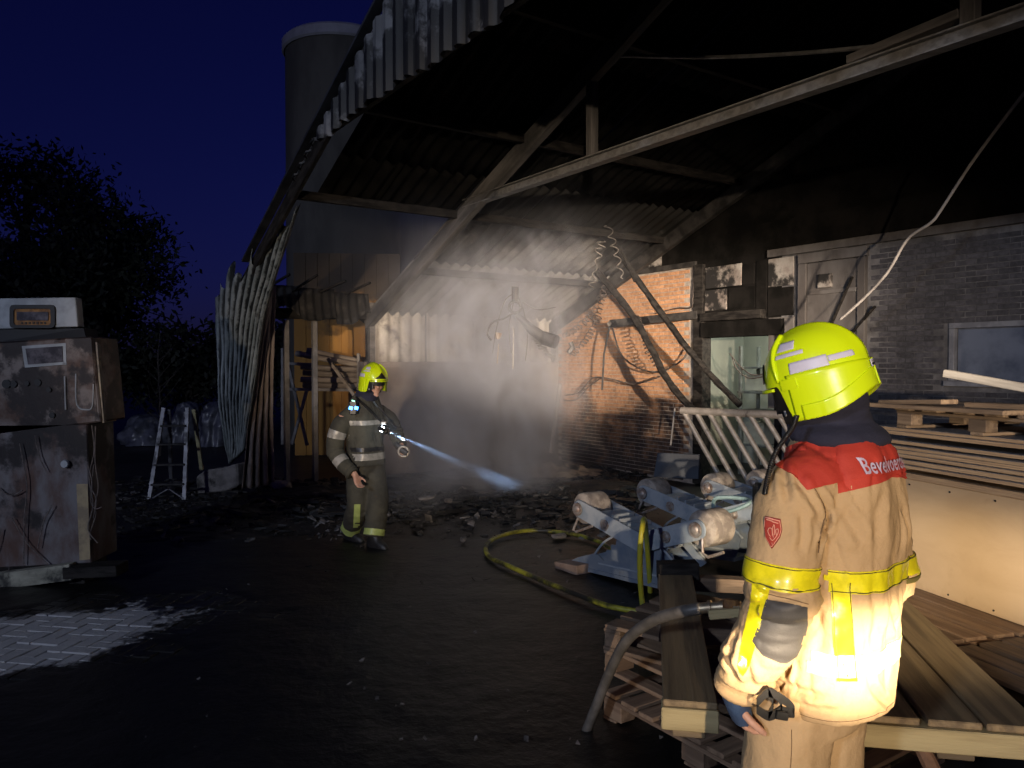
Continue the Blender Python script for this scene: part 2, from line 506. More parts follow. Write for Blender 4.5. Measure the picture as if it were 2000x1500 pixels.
m_panel = mat('scorched_panel', (0.34, 0.32, 0.30), (0.20, 0.17, 0.155), rough=0.8, scale=3.5, bump=0.3, soot=(2.6, 0.45, 0.56, (0.012, 0.011, 0.011)))
m_doorpaint = mat('smoked_door_paint', (0.13, 0.122, 0.12), (0.075, 0.067, 0.065), rough=0.75, scale=2.0, stretch=(1, 1, .35), bump=0.2, soot=(1.7, 0.54, 0.72, (0.03, 0.027, 0.027)))

barn = empty('burnt_barn', bp(0, 3.8, 0), 'burnt-out open-fronted barn with brick rear wall and blackened corrugated roof', 'barn')

def corrugated(name, P, U, W, lu, lw, material, parent, pitch=0.13, amp=0.022, ragged=0.0, seed=0, thick=0.004, warp=None, nw=6):
    """sheet spanned by unit vectors U (across the waves) and W (along them)"""
    nrm = V(U).cross(V(W)).normalized()
    nu = max(8, int(lu / pitch * 6))
    mb = MB()
    def fn(a, b):
        x = a * lu
        end = lw * (1.0 - ragged * max(0, noise.noise(V((x * 3.1 + seed, seed, 0.5))) + 0.35)) if ragged else lw
        q = (x / pitch) % 1.0
        h = amp * math.cos(2 * math.pi * q)
        p = V(P) + V(U) * x + V(W) * (b * end) + nrm * h
        if warp: p += warp(a, b)
        return p
    mb.sheet(fn, nu, nw)
    return mb.build(name, material, parent, smooth=True, recalc=False, solid=thick)

# brick rear wall (plane e = 3.83) in sections; wall top at 3.3 m
EW, WT = 3.83, 3.30
def wallbox(mb, s0, s1, z0, z1, t=0.18, proud=0.0):
    R = Matrix((S, E, Z)).transposed()
    mb.box(bp((s0 + s1) / 2, EW + t / 2 - proud, (z0 + z1) / 2), (s1 - s0, t, z1 - z0), R)
RB = Matrix((S, E, Z)).transposed()
wall_o = MB()
wallbox(wall_o, -0.1, 3.42, -0.05, WT)
wall_o = wall_o.build('brick_wall', m_mortar, barn)
wall_o['label'] = 'orange brick rear wall, lamplight in its colour, soot and shade painted darker below'
wall_g = MB()
wallbox(wall_g, 4.95, 7.22, -0.05, WT); wallbox(wall_g, 7.22, 8.6, -0.05, 1.62); wallbox(wall_g, 7.22, 8.6, 2.22, WT); wallbox(wall_g, 8.6, 13.0, -0.05, WT)
wall_g = wall_g.build('brick_wall', m_mortar_g, barn)
wall_g['label'] = 'rear brick wall with window, its shade painted grey'
BLn, BH, JT = 0.208, 0.0505, 0.012
brick_me_g = MB().box((0, 0, 0), (BLn, 0.03, BH)).mesh('brick', mat=m_brick_g, bevel=0.003)
half_me_g = MB().box((0, 0, 0), (BLn / 2 - JT / 2, 0.03, BH)).mesh('brick_half', mat=m_brick_g, bevel=0.003)
brick_me_o = MB().box((0, 0, 0), (BLn, 0.03, BH)).mesh('brick_orange', mat=m_brick_o, bevel=0.003)
def courses(s0, s1, z0, z1, holes=()):
    out = []
    n0, n1 = int(z0 / (BH + JT)), int(z1 / (BH + JT))
    for c in range(n0, n1):
        z = c * (BH + JT) + BH / 2 + JT
        s = s0 + (0.0 if c % 2 else (BLn + JT) / 2) + 0.004
        while s + BLn < s1:
            if not any(h[0] - BLn < s < h[1] and h[2] - BH < z < h[3] for h in holes):
                out.append((s + BLn / 2, z))
            s += BLn + JT
    return out
def put_bricks(lst, wall, me, rest_mb, count):
    for n, (s, z) in enumerate(lst):
        p = bp(s, EW + 0.008 + random.uniform(-0.0015, 0.0015), z)
        if n < count:
            o = link('brick', me, wall)
            M4 = RB.to_4x4(); M4.translation = p - wloc(wall); o.matrix_local = M4
        else:
            rest_mb.box(p, (BLn, 0.03, BH), RB)
gl = courses(6.22, 9.2, 0.0, WT - 0.06, holes=[(7.16, 8.66, 1.56, 2.28)])
gl.sort(key=lambda t: 0 if (1.45 < t[1] < 3.25 and t[0] < 8.2) else 1)
nfront = min(170, sum(1 for t in gl if 1.45 < t[1] < 3.25 and t[0] < 8.2))
rg_ = MB(); put_bricks(gl, wall_g, brick_me_g, rg_, nfront)
o = rg_.build('brickwork', m_brick_g, wall_g); o['kind'] = 'stuff'
ol = courses(0.0, 3.40, 0.0, WT - 0.03)
ol.sort(key=lambda t: -t[0] - 0.5 * t[1])
ro_ = MB(); put_bricks(ol, wall_o, brick_me_o, ro_, 125)
o = ro_.build('brickwork', m_brick_o, wall_o); o['kind'] = 'stuff'

# trim and fittings on the rear wall
def wb_(name, s0, s1, z0, z1, material, t=0.04, out=0.03, parent=barn, bevel=0.004):
    """a box on the face of the rear wall, sticking out by `out`"""
    R = RB.to_4x4(); me = box_mesh((s1 - s0, t, z1 - z0), material, bevel)
    o = link(name, me, parent); R.translation = bp((s0 + s1) / 2, EW - out + t / 2, (z0 + z1) / 2) - wloc(parent); o.matrix_local = R
    return o
wb_('wall_plate', 4.75, 13.0, 3.26, 3.36, m_doorpaint, 0.10, 0.06)
wb_('wall_plate', -0.1, 3.44, WT - 0.02, WT + 0.06, m_steel_sooty, 0.12, 0.05)
wb_('post', 3.42, 3.60, 0.0, 3.3, m_char, 0.20, 0.06)
up = MB()
wallbox(up, -0.1, 13.0, WT + 0.061, 3.75, 0.14)
wallbox(up, 3.43, 4.94, 2.21, WT + 0.06, 0.14)
ub = [bp(s, EW + 0.07, z) for s, z in ((2.5, 3.75), (13, 3.75), (13, roof_z(12)), (12, roof_z(12) - .05), (2.72, roof_z(2.72)))]
up.prism(ub, E * 0.08)
up.build('upper_wall', m_soot, barn)
# pale scorched boards just above the orange brickwork
for k, (s0, s1, z1) in enumerate(((0.62, 1.32, 3.52), (1.34, 2.02, 3.74), (2.04, 2.70, 3.86))):
    wb_('infill_board', s0, s1, 3.37, z1, m_panel, 0.012, 0.012)
# door opening s 3.62 - 4.95 with black lintel and burnt panels over it
wb_('lintel', 3.60, 5.02, 2.20, 2.42, m_soot, 0.24, 0.10)
wb_('pipe_cover', 3.60, 4.70, 2.44, 2.56, m_char, 0.16, 0.12)
for (s0, s1, z0, z1) in ((3.62, 4.28, 2.93, 3.24), (4.30, 4.50, 2.93, 3.22), (3.62, 4.02, 2.60, 2.90), (4.05, 4.52, 2.60, 2.90), (4.74, 5.14, 2.86, 3.24), (4.54, 4.72, 2.5, 3.24), (4.74, 5.14, 2.46, 2.84)):
    wb_('wall_panel', s0, s1, z0, z1, m_panel if s1 < 4.45 and z0 != 2.6 or s0 == 4.74 and z0 > 2.8 or (s0 == 3.62 and z0 == 2.6) else m_soot, 0.03, random.uniform(0.01, 0.03))
wb_('door_post', 4.88, 4.97, 0.0, 2.20, m_char, 0.18, 0.05)
wb_('wall_panel', 4.76, 5.16, 1.2, 2.44, m_doorpaint, 0.03, 0.03)
# smoke-stained door panel with frame and conduit box
wb_('door_frame', 5.24, 6.20, 3.12, 3.24, m_doorpaint, 0.07, 0.07)
wb_('door_frame', 5.24, 5.36, 0.0, 3.115, m_doorpaint, 0.07, 0.065)
wb_('door_frame', 6.08, 6.18, 0.0, 3.115, m_doorpaint, 0.07, 0.065)
wb_('sliding_door', 5.365, 6.075, 0.05, 3.11, m_doorpaint, 0.04, 0.035)
wb_('switch_box', 5.55, 5.73, 2.78, 2.95, m_panel, 0.06, 0.09)
wb_('door_rail', 5.40, 6.06, 2.70, 2.75, m_doorpaint, 0.03, 0.055)
for s0, z0, s1, z1 in ((5.45, 1.7, 6.02, 2.88), (5.62, 1.75, 6.32, 2.50), (5.95, 1.9, 5.5, 2.25)):
    MB().beam(bp(s0, EW - 0.075, z0), bp(s1, EW - 0.07, z1), 0.02, 0.035, E).build('fallen_strip', m_char, barn)
# window
m_winglass = mat('window_glass', (0.09, 0.11, 0.16), (0.17, 0.20, 0.27), rough=0.18, scale=1.6, spec=0.8)
m_winframe = mat('window_frame_paint', (0.24, 0.25, 0.28), (0.16, 0.165, 0.19), rough=0.6, scale=6)
win = empty('window', bp(7.9, EW, 1.92) - wloc(barn)); win.parent = barn
def wpart(name, s0, s1, z0, z1, material, t, out):
    return wb_(name, s0, s1, z0, z1, material, t, out, win)
wpart('window_frame', 7.16, 8.66, 2.20, 2.26, m_winframe, 0.07, 0.03)
wpart('window_frame', 7.16, 7.22, 1.62, 2.197, m_winframe, 0.07, 0.03)
wpart('window_frame', 8.60, 8.66, 1.62, 2.197, m_winframe, 0.07, 0.03)
wpart('sill', 7.12, 8.70, 1.56, 1.617, m_winframe, 0.12, 0.06)
wpart('pane', 7.22, 8.60, 1.62, 2.20, m_winglass, 0.012, -0.05)
wpart('blind_box', 7.5, 8.2, 1.72, 1.98, m_soot, 0.08, -0.09)

# room seen through the door: pale wall, racks
m_room = mat('pale_room_wall', (0.50, 0.52, 0.46), (0.42, 0.44, 0.40), rough=0.8, scale=2)
m_rack = mat('grey_rack', (0.20, 0.21, 0.20), (0.13, 0.135, 0.13), rough=0.6, scale=5)
rm = MB()
rm.box(bp(4.2, EW + 2.6, 1.3), (4.0, 0.06, 2.6), RB)
rm.build('room_wall', m_room, barn)
MB().box(bp(4.2, EW + 1.4, 2.63), (4.0, 2.4, 0.05), RB).build('room_ceiling', m_room, barn)
for s in (2.2, 6.2): MB().box(bp(s, EW + 1.4, 1.3), (0.05, 2.36, 2.6), RB).build('room_wall', m_room, barn)
lamp_d = bpy.data.lights.new('room_lamp', 'POINT'); lamp_d.energy = 60; lamp_d.color = (0.95, 1.0, 0.86); lamp_d.shadow_soft_size = 0.12
lamp_o = bpy.data.objects.new('room_lamp', lamp_d); lamp_o.location = bp(4.2, EW + 1.1, 2.4); COL.objects.link(lamp_o)
rack = empty('shelf_rack', bp(4.1, EW + 1.5, 0), 'grey steel shelf rack seen through the doorway', 'rack')
for s in (3.2, 3.95, 4.7):
    for e in (1.3, 1.75): board('upright', bp(s, EW + e, 0), bp(s, EW + e, 2.1), 0.05, 0.05, m_rack, rack, up=E)
for z in (0.5, 1.05, 1.35, 1.75): board('shelf', bp(3.15, EW + 1.52, z), bp(4.75, EW + 1.52, z), 0.5, 0.035, m_rack, rack)
board('brace', bp(4.0, EW + 1.28, 1.75), bp(4.65, EW + 1.28, 2.1), 0.03, 0.03, m_rack, rack)
m_pale = mat('pale_carton', (0.62, 0.60, 0.50), (0.5, 0.48, 0.4), rough=0.8, scale=3)
k = 0
for s, z, w, h in ((3.45, 0.52, 0.4, 0.34), (4.35, 0.52, 0.5, 0.3), (3.5, 1.38, 0.45, 0.26), (4.35, 1.07, 0.5, 0.2)):
    c = MB().box(bp(s, EW + 1.5, z + h / 2 + 0.002), (w, 0.35, h), RB).build('carton', m_pale)
    tag(c, ['pale carton on the left of the low shelf beyond the doorway', 'pale carton on the right of the low shelf beyond the doorway', 'pale carton on the left of the upper shelf beyond the doorway', 'flat pale carton in the narrow right-hand shelf gap beyond the doorway'][k], 'carton', 'cartons on the rack in the doorway'); k += 1

# side wall B: rendered plinth and white corrugated sheets (plane s = 0)
MB().box(bp(-0.08, 1.86, 0.86), (0.16, 3.95, 1.80), RB).build('plinth_wall', m_plaster, barn)
MB().box(bp(-0.085, 1.86, 1.80), (0.22, 3.93, 0.09), RB).build('plinth_cap', m_plaster, barn)
x = 0.10
while x < 3.72:
    wdt = min(0.93, 3.74 - x)
    corrugated('corrugated_sheet', bp(-0.02, x, 1.84), E, Z, wdt, 0.86, m_white_sheet, barn, pitch=0.20, amp=0.026)
    x += wdt + 0.004
MB().box(bp(0.02, 1.9, 2.74), (0.10, 3.86, 0.10), RB).build('wall_plate', m_rafter, barn)
for e in (0.02, 3.70): MB().beam(bp(0.05, e, 1.84), bp(0.05, e, 2.7), 0.09, 0.09, E).build('wall_post', m_rafter, barn)

# rafters and the tie beam with its hangers (truss plane e = 0)
def rf(name, s0, s1, e, material, w=0.10, h=0.20, dz=-0.16):
    return board(name, bp(s0, e, roof_z(s0) + dz), bp(s1, e, roof_z(s1) + dz), w, h, material, barn, up=S.cross(E) * -1 if False else Z)
rf('rafter', -0.05, 12.0, 0.0, m_rafter)
rf('rafter', -0.05, 12.0, 3.68, m_steel_sooty)
m_tie = mat('grey_painted_steel', (0.20, 0.195, 0.19), (0.13, 0.125, 0.12), rough=0.55, scale=4, stretch=(.6, 4, 4), bump=0.12, soot=(1.4, 0.58, 0.75, (0.03, 0.028, 0.027)))
TZ = 3.84
tie = MB()
ss0, ss1 = 3.05, 12.8
for (de, dz, w, h) in ((0, 0.045, 0.10, 0.012), (0, -0.045, 0.10, 0.012), (0, 0, 0.010, 0.078)):
    tie.beam(bp(ss0, de, TZ + dz), bp(ss1, de, TZ + dz), w, h)
tie.build('tie_beam', m_tie, barn)
for s, z1 in ((5.55, 4.62), (9.15, 5.6)):
    board('hanger', bp(s, 0, TZ + 0.053), bp(s, 0, z1), 0.09, 0.09, m_rafter, barn, up=S)
board('brace', bp(9.15, -0.06, 4.05), bp(9.7, -0.06, 4.75), 0.05, 0.05, m_rafter, barn, up=E)
board('gusset', bp(8.35, 0, TZ + 0.085), bp(9.1, 0, TZ + 0.125), 0.10, 0.06, m_rafter, barn)
pts = smoothpath([onp(1180, 108, bp(0, 0.1), E), onp(1360, 112, bp(0, 0.1), E), onp(1560, 104, bp(0, 0.1), E), onp(1790, 82, bp(0, 0.1), E)], 6)
MB().tube(pts, 0.016, 6).build('bent_conduit', m_tie, barn, smooth=40)

# purlins
for s in (1.5, 2.9, 4.4, 5.9, 7.4, 8.9, 10.4, 11.8):
    e0 = 0.06 if s < 2.8 else -2.15
    board('purlin', bp(s, e0, roof_z(s) - 0.085), bp(s, EW, roof_z(s) - 0.085), 0.07, 0.10, m_char, barn)
# roof sheets, each a sheet of its own
up_s = (S + Z * ROOF_K).normalized()
RS = math.sqrt(1 + ROOF_K ** 2)
def roof_sheet(s0, s1, e0, e1, material, ragged=0.0, seed=0, warp=None):
    return corrugated('roof_sheet', bp(s1, e0, roof_z(s1)), E, -up_s, e1 - e0, (s1 - s0) * RS, material, barn, pitch=0.175, amp=0.027, ragged=ragged, seed=seed, warp=warp)
rows = ((-0.35, 1.6), (1.6, 3.55), (3.55, 5.5), (5.5, 7.45), (7.45, 9.4), (9.4, 12.0))
for ri, (s0, s1) in enumerate(rows):
    e = -2.2
    j = 0
    while e < 4.3:
        e1 = min(e + (1.1 if e < -0.05 else 1.05), 4.4)
        if abs(e1) < 0.05: e1 = -0.003
        if e < -0.05:
            if s0 < 1.5: e = e1; continue
            if s0 < 3.0:
                roof_sheet(2.70, s1, max(e, -1.85), min(e1, -0.02), m_roof_burnt, 0.10, seed=j)
                e = e1; j += 1; continue
            if s0 < 4 and e < -2: e = -1.85
            roof_sheet(s0, s1, e, e1, m_roof_burnt, 0.0, seed=j)
        else:
            roof_sheet(s0, s1, e, e1, m_roof if s0 < 3 else m_roof_burnt, 0.0, seed=j)
        e = e1 + 0.003; j += 1
# the far slope of the roof, beyond the ridge
corrugated('roof_sheet', bp(12.0, -2.2, roof_z(12.0)), E, (S - Z * ROOF_K).normalized(), 6.6, 6.0, m_roof_burnt, barn, pitch=0.175, amp=0.027)
# dark eave wreck left of the truss foot
m_wreck = mat('charred_sheet', (0.014, 0.013, 0.013), (0.06, 0.055, 0.05), rough=0.8, scale=5, bump=0.6, lo=0.5, hi=0.75)
board('eave_beam', bp(0.0, -1.75, 2.56), bp(0.0, -0.06, 2.60), 0.10, 0.16, m_char, barn)
board('eave_beam', bp(0.05, -1.9, 2.90), bp(0.02, -0.05, 2.88), 0.08, 0.08, m_char, barn)
for k in range(3):
    e0 = -1.75 + 0.57 * k
    corrugated('hanging_sheet', bp(0.10, e0, 2.96 + random.uniform(-.05, .03)), E, -Z, 0.56, 0.50, m_wreck, barn, pitch=0.13, amp=0.02, ragged=0.35, seed=3 * k + 1, nw=5,
               warp=lambda a, b, k=k: S * (0.10 * b * b))
for k in range(4):
    e0 = -1.7 + 0.42 * k
    board('charred_lath', bp(0.1, e0, 2.9), bp(0.35 + 0.1 * random.random(), e0 + 0.3, 3.05 + 0.1 * random.random()), 0.05, 0.03, m_char, barn)
# posts of the side
m_post = mat('grey_post', (0.25, 0.235, 0.225), (0.15, 0.14, 0.135), rough=0.7, scale=4, bump=0.2)
board('post', bp(0, 0.0, 0.0), bp(0, 0.0, 2.62), 0.09, 0.09, m_steel_sooty, barn, up=E)
for e in (-0.90, -1.34): board('post', bp(0, e, 0), bp(0, e, 2.47), 0.09, 0.07, m_post, barn, up=E)

# gable sheeting: a ragged triangle of white sheets hanging under the rake (plane e = -2.23)
GE = -2.23
s = 3.0
k = 0
while s < 12.0:
    w = 0.78
    zt0 = lambda x: roof_z(x) - 0.03
    mb = MB()
    def gfn(a, b, s=s, w=w):
        x = s + a * w
        top = zt0(x)
        bot = 4.10 + 0.10 * noise.noise(V((x * 5.0, 3.3, 0))) - 0.0
        if top - bot < 0.02: bot = top - 0.02
        q = (x / 0.20) % 1.0
        h = 0.024 * (1 if q < .36 else -1 if .5 < q < .86 else (1 - 2 * (q - .36) / .14) if q <= .5 else (-1 + 2 * (q - .86) / .14))
        return bp(x, GE + h, top + (bot - top) * b)
    mb.sheet(gfn, 40, 3)
    if roof_z(s + w) > 4.15: mb.build('gable_sheet', m_fascia, barn, smooth=30, recalc=False, solid=0.003)
    s += w + 0.004; k += 1
# rake flashing and barge board
rk = MB()
rk.beam(bp(1.2, GE - 0.02, roof_z(1.2) + 0.03), bp(12.0, GE - 0.02, roof_z(12.0) + 0.03), 0.10, 0.03)
rk.build('rake_flashing', mat('dull_flashing', (0.06, 0.06, 0.065), (0.025, 0.025, 0.027), rough=0.55, metal=0.3, scale=3), barn)
board('rake_board', bp(0.7, GE + 0.05, roof_z(0.7) - 0.10), bp(12.0, GE + 0.05, roof_z(12.0) - 0.10), 0.05, 0.18, m_char, barn)
board('gable_rail', bp(3.9, GE + 0.10, 4.20), bp(12.0, GE + 0.10, 4.20), 0.06, 0.10, m_char, barn)

# ------------------------------------------------------------------ silo
m_silo = mat('silo_render', (0.125, 0.118, 0.095), (0.085, 0.08, 0.065), rough=0.9, scale=1.2, stretch=(1, 1, .35), bump=0.2, bscale=30)
m_silo_rim = mat('silo_rim', (0.42, 0.42, 0.44), (0.34, 0.34, 0.36), rough=0.6, scale=3)
sc = V((-4.0, 18.4, 0))
silo = empty('silo', sc, 'tall round grey-green feed silo with pale rim behind the barn', 'silo')
MB().lathe([(1.34, 0), (1.34, 3.2), (1.335, 3.21), (1.335, 6.4), (1.33, 6.41), (1.33, 9.15)], sc, Z, 56).build('shell', m_silo, silo, smooth=35)
MB().lathe([(1.36, 9.05), (1.40, 9.09), (1.40, 9.28), (1.34, 9.34), (0.5, 9.44), (0.0, 9.47)], sc, Z, 56, cap=False).build('rim', m_silo_rim, silo, smooth=35)
MB().tube([sc + V((0.7, -0.3, 9.35)), sc + V((0.7, -0.3, 9.65))], 0.05, 8).build('vent', m_silo_rim, silo)
# ochre boarding low behind the rack
m_ochre = mat('ochre_board', (0.46, 0.23, 0.045), (0.36, 0.175, 0.035), rough=0.8, scale=1.5, stretch=(1, 1, .3), bump=0.15, soot=(0.9, 0.50, 0.66, (0.075, 0.052, 0.03), ((0, 0, 1), 2.75, 0.30)))  # boards blotch to a darker brown towards the top
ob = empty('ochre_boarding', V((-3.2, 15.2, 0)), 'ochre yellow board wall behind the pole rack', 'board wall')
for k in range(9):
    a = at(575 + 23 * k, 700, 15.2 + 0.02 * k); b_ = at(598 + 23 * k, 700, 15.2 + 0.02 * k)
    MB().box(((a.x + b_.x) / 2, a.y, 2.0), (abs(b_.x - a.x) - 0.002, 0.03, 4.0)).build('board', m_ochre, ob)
for z in (0.4, 2.5): MB().box((-3.25, 15.40, z), (2.0, 0.05, 0.1)).build('batten', m_post, ob)

# grey sheeted shed standing farther back, seen through the burnt-out bay
m_shed = mat('grey_shed_sheet', (0.15, 0.15, 0.16), (0.11, 0.11, 0.117), rough=0.7, scale=1.2, stretch=(1, 1, .2))
shed = empty('rear_shed', V((1.2, 22.5, 0)), 'grey sheeted shed behind the barn, seen through its burnt roof edge', 'shed')
for k in range(6):
    MB().box((-3.05 + 1.0 * k, 22.0, 3.4), (0.99, 0.05, 6.8)).build('wall_sheet', m_shed, shed)
MB().prism([V((-3.6, 21.9, 6.8)), V((2.6, 21.9, 6.8)), V((2.6, 24.9, 8.2)), V((-3.6, 24.9, 8.2))], V((0, 0, .06))).build('roof', m_roof_burnt, shed)
# ------------------------------------------------------------------ leaning, bent wall sheets at the barn's outer corner
def valley_shade_mat(name, crest, crest2, valley, rust, t0=1.52, t1=1.12):
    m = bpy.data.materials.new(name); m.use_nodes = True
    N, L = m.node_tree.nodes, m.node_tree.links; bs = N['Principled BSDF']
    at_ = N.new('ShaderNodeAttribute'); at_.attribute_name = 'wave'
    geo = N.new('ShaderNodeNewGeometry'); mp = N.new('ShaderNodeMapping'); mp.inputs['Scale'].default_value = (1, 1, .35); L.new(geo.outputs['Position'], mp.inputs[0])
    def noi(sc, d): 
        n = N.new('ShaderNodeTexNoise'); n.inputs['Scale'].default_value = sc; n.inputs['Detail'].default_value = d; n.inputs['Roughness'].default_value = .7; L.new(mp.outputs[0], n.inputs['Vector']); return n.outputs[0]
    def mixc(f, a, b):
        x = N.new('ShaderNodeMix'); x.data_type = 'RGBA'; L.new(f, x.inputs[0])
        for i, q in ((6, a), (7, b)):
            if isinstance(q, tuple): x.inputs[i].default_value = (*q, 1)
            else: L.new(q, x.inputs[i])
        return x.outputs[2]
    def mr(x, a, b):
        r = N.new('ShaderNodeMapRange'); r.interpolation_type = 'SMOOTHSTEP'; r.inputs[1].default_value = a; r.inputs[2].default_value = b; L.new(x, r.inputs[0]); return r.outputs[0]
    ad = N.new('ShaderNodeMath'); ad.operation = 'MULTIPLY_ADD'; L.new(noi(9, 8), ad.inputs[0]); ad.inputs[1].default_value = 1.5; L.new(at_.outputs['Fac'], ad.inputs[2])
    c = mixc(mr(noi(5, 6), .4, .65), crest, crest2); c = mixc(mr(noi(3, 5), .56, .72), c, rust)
    c = mixc(mr(ad.outputs[0], t0, t1), c, valley)  # rib valleys painted dark: soot, plus rib shading the frontal lamp leaves out
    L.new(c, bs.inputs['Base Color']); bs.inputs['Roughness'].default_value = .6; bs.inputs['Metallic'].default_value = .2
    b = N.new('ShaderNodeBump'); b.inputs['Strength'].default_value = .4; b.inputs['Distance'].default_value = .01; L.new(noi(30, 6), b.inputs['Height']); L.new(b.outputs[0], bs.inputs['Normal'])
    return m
m_lean = valley_shade_mat('scorched_galvanised', (0.27, 0.295, 0.295), (0.15, 0.175, 0.175), (0.012, 0.015, 0.016), (0.07, 0.072, 0.07), 1.60, 1.22)
m_lean2 = valley_shade_mat('rusty_scorched_sheet', (0.25, 0.205, 0.185), (0.16, 0.125, 0.115), (0.018, 0.014, 0.013), (0.09, 0.07, 0.06), 1.42, 1.02)
def lean_sheet(name, left, right, Yl, Yr, waves, amp, material, label, ragtop):
    """two edge curves given bottom to top, in depth Yl / Yr; ridges in between"""
    n = 26
    Lc = smoothpath([at(u, v, Yl + dy) for u, v, dy in left], n); Rc = smoothpath([at(u, v, Yr + dy) for u, v, dy in right], n)
    def samp(c, t):
        x = t * (len(c) - 1); i = min(int(x), len(c) - 2); return c[i].lerp(c[i + 1], x - i)
    mb = MB()
    def fn(a, b):
        tmax = 1.0 - ragtop * (0.5 + 0.5 * noise.noise(V((a * 23.0, 1.7, amp * 50)))) * (1 - 0.3 * a)
        t = b * tmax
        p = samp(Lc, t).lerp(samp(Rc, t), a)
        across = (samp(Rc, t) - samp(Lc, t)); across.z = 0
        nn = V((across.y, -across.x, 0)).normalized()
        return p + nn * amp * (math.cos(2 * math.pi * a * waves) + .5 * noise.noise(V((a * 14, b * 9, 2)))) + nn * 0.05 * noise.noise(V((a * 2, b * 3, 5)))
    mb.sheet(fn, waves * 8, 40)
    o = mb.build(name, material, smooth=True, recalc=False)
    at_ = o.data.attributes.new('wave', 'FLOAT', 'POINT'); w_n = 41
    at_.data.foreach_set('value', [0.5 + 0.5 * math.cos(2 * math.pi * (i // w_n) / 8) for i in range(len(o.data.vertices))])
    md = o.modifiers.new('thickness', 'SOLIDIFY'); md.thickness = 0.004
    return tag(o, label, 'metal sheet', 'bent wall sheets at the barn corner')
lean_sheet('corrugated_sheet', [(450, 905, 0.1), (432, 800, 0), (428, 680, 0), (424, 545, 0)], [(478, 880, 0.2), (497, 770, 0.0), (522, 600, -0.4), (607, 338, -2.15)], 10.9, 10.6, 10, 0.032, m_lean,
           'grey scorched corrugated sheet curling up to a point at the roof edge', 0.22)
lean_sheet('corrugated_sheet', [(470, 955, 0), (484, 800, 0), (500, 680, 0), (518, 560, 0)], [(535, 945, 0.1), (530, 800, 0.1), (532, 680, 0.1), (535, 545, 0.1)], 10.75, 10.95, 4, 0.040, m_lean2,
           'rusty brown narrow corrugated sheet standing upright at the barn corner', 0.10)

# ------------------------------------------------------------------ pole rack behind the barn
m_wood_grey = mat('weathered_timber', (0.30, 0.255, 0.215), (0.20, 0.165, 0.135), rough=0.85, scale=3, stretch=(0.3, 5, 5), bump=0.4, bscale=14, rvar=0.15)
prack = empty('pole_rack', at(620, 850, 13.4) * 1, 'grey trestle rack for poles behind the barn posts', 'rack')
prack.location.z = 0
def pr(u, v, Y=13.4): return at(u, v, Y)
for (a, b) in (((552, 680), (552, 868)), ((560, 700), (600, 870)), ((600, 760), (570, 868)), ((556, 760), (700, 762)), ((556, 710), (620, 712)), ((700, 690), (700, 860))):
    board('strut', pr(*a), pr(*b), 0.05, 0.05, m_post, prack, up=V((0, 1, 0)))
MB().beam(at(640, 700, 13.0), at(712, 800, 12.95), 0.05, 0.05).build('brace', m_wood_grey, prack)
k = 0
for (u0, v0, u1, v1, Y) in ((578, 690, 700, 712, 13.5), (600, 684, 702, 705, 13.75), (588, 716, 702, 722, 13.45), (592, 728, 702, 733, 13.6), (588, 741, 702, 742, 13.45), (592, 752, 702, 753, 13.55)):
    o = MB().tube([at(u0, v0, Y), at((u0 + u1) / 2, (v0 + v1) / 2 + 1, Y), at(u1, v1, Y)], 0.05, 10).build('pole', m_wood_grey, smooth=40)
    tag(o, ['top pale pole sloping across the pole rack, nearer one', 'top pale pole sloping across the pole rack, farther one', 'third pale pole from the top of the rack', 'fourth pale pole from the top of the rack',
            'second lowest pale pole on the rack', 'lowest pale pole on the rack'][k], 'pole', 'poles on the rack'); k += 1

# ------------------------------------------------------------------ burnt fuel pump at the left
m_pump = mat('burnt_pump_paint', (0.17, 0.14, 0.125), (0.07, 0.035, 0.022), rough=0.55, metal=0.3, scale=4.0, bump=0.3, bscale=16, soot=(2.6, 0.44, 0.54, (0.016, 0.010, 0.009)), detail=10)
m_pump_lo = mat('scorched_pump_column', (0.16, 0.15, 0.155), (0.085, 0.045, 0.034), rough=0.6, metal=0.25, scale=3.0, stretch=(1, 1, .5), bump=0.25, soot=(2.6, 0.47, 0.60, (0.014, 0.010, 0.010), ((0, 0, 1), 0.75, 0.16)), detail=10)
m_pump_sign = mat('pale_pump_head', (0.36, 0.38, 0.40), (0.25, 0.265, 0.28), rough=0.6, scale=5, bump=0.15, soot=(6, 0.62, 0.72, (0.05, 0.04, 0.035)))
m_rust = mat('rusty_orange_metal', (0.34, 0.165, 0.05), (0.16, 0.075, 0.03), rough=0.8, scale=14, bump=0.4)
m_dark = mat('dark_hole', (0.008, 0.008, 0.009), rough=0.6)
m_smokeglass = mat('smoked_glass', (0.03, 0.028, 0.032), (0.12, 0.11, 0.12), rough=0.25, scale=9)
m_wire = mat('bare_wire', (0.17, 0.14, 0.125), (0.09, 0.075, 0.07), rough=0.6, scale=30)
YP = 6.25
def pp(u, v, dy=0.0): 
    q = at(u, v, YP); return V((q.x, YP + dy, q.z))
pump = empty('fuel_pump', V((-3.9, YP + 0.25, 0)), 'burnt-out fuel pump with wires hanging from its column, on a crooked plinth', 'fuel pump')
# column
col_ = MB().prism([pp(-60, 830), pp(170, 828), pp(178, 1100), pp(-60, 1112)], V((0.0, 0.42, 0)))
col_.build('column', m_pump_lo, pump, bevel=0.008)
MB().prism([pp(150, 945, -0.006), pp(172, 945, -0.006), pp(177, 1092, -0.006), pp(156, 1094, -0.006)], V((0, 0.004, 0))).build('edge_strip', mat('ochre_strip', (0.36, 0.28, 0.16), (0.22, 0.17, 0.11), rough=0.7, scale=8), pump)
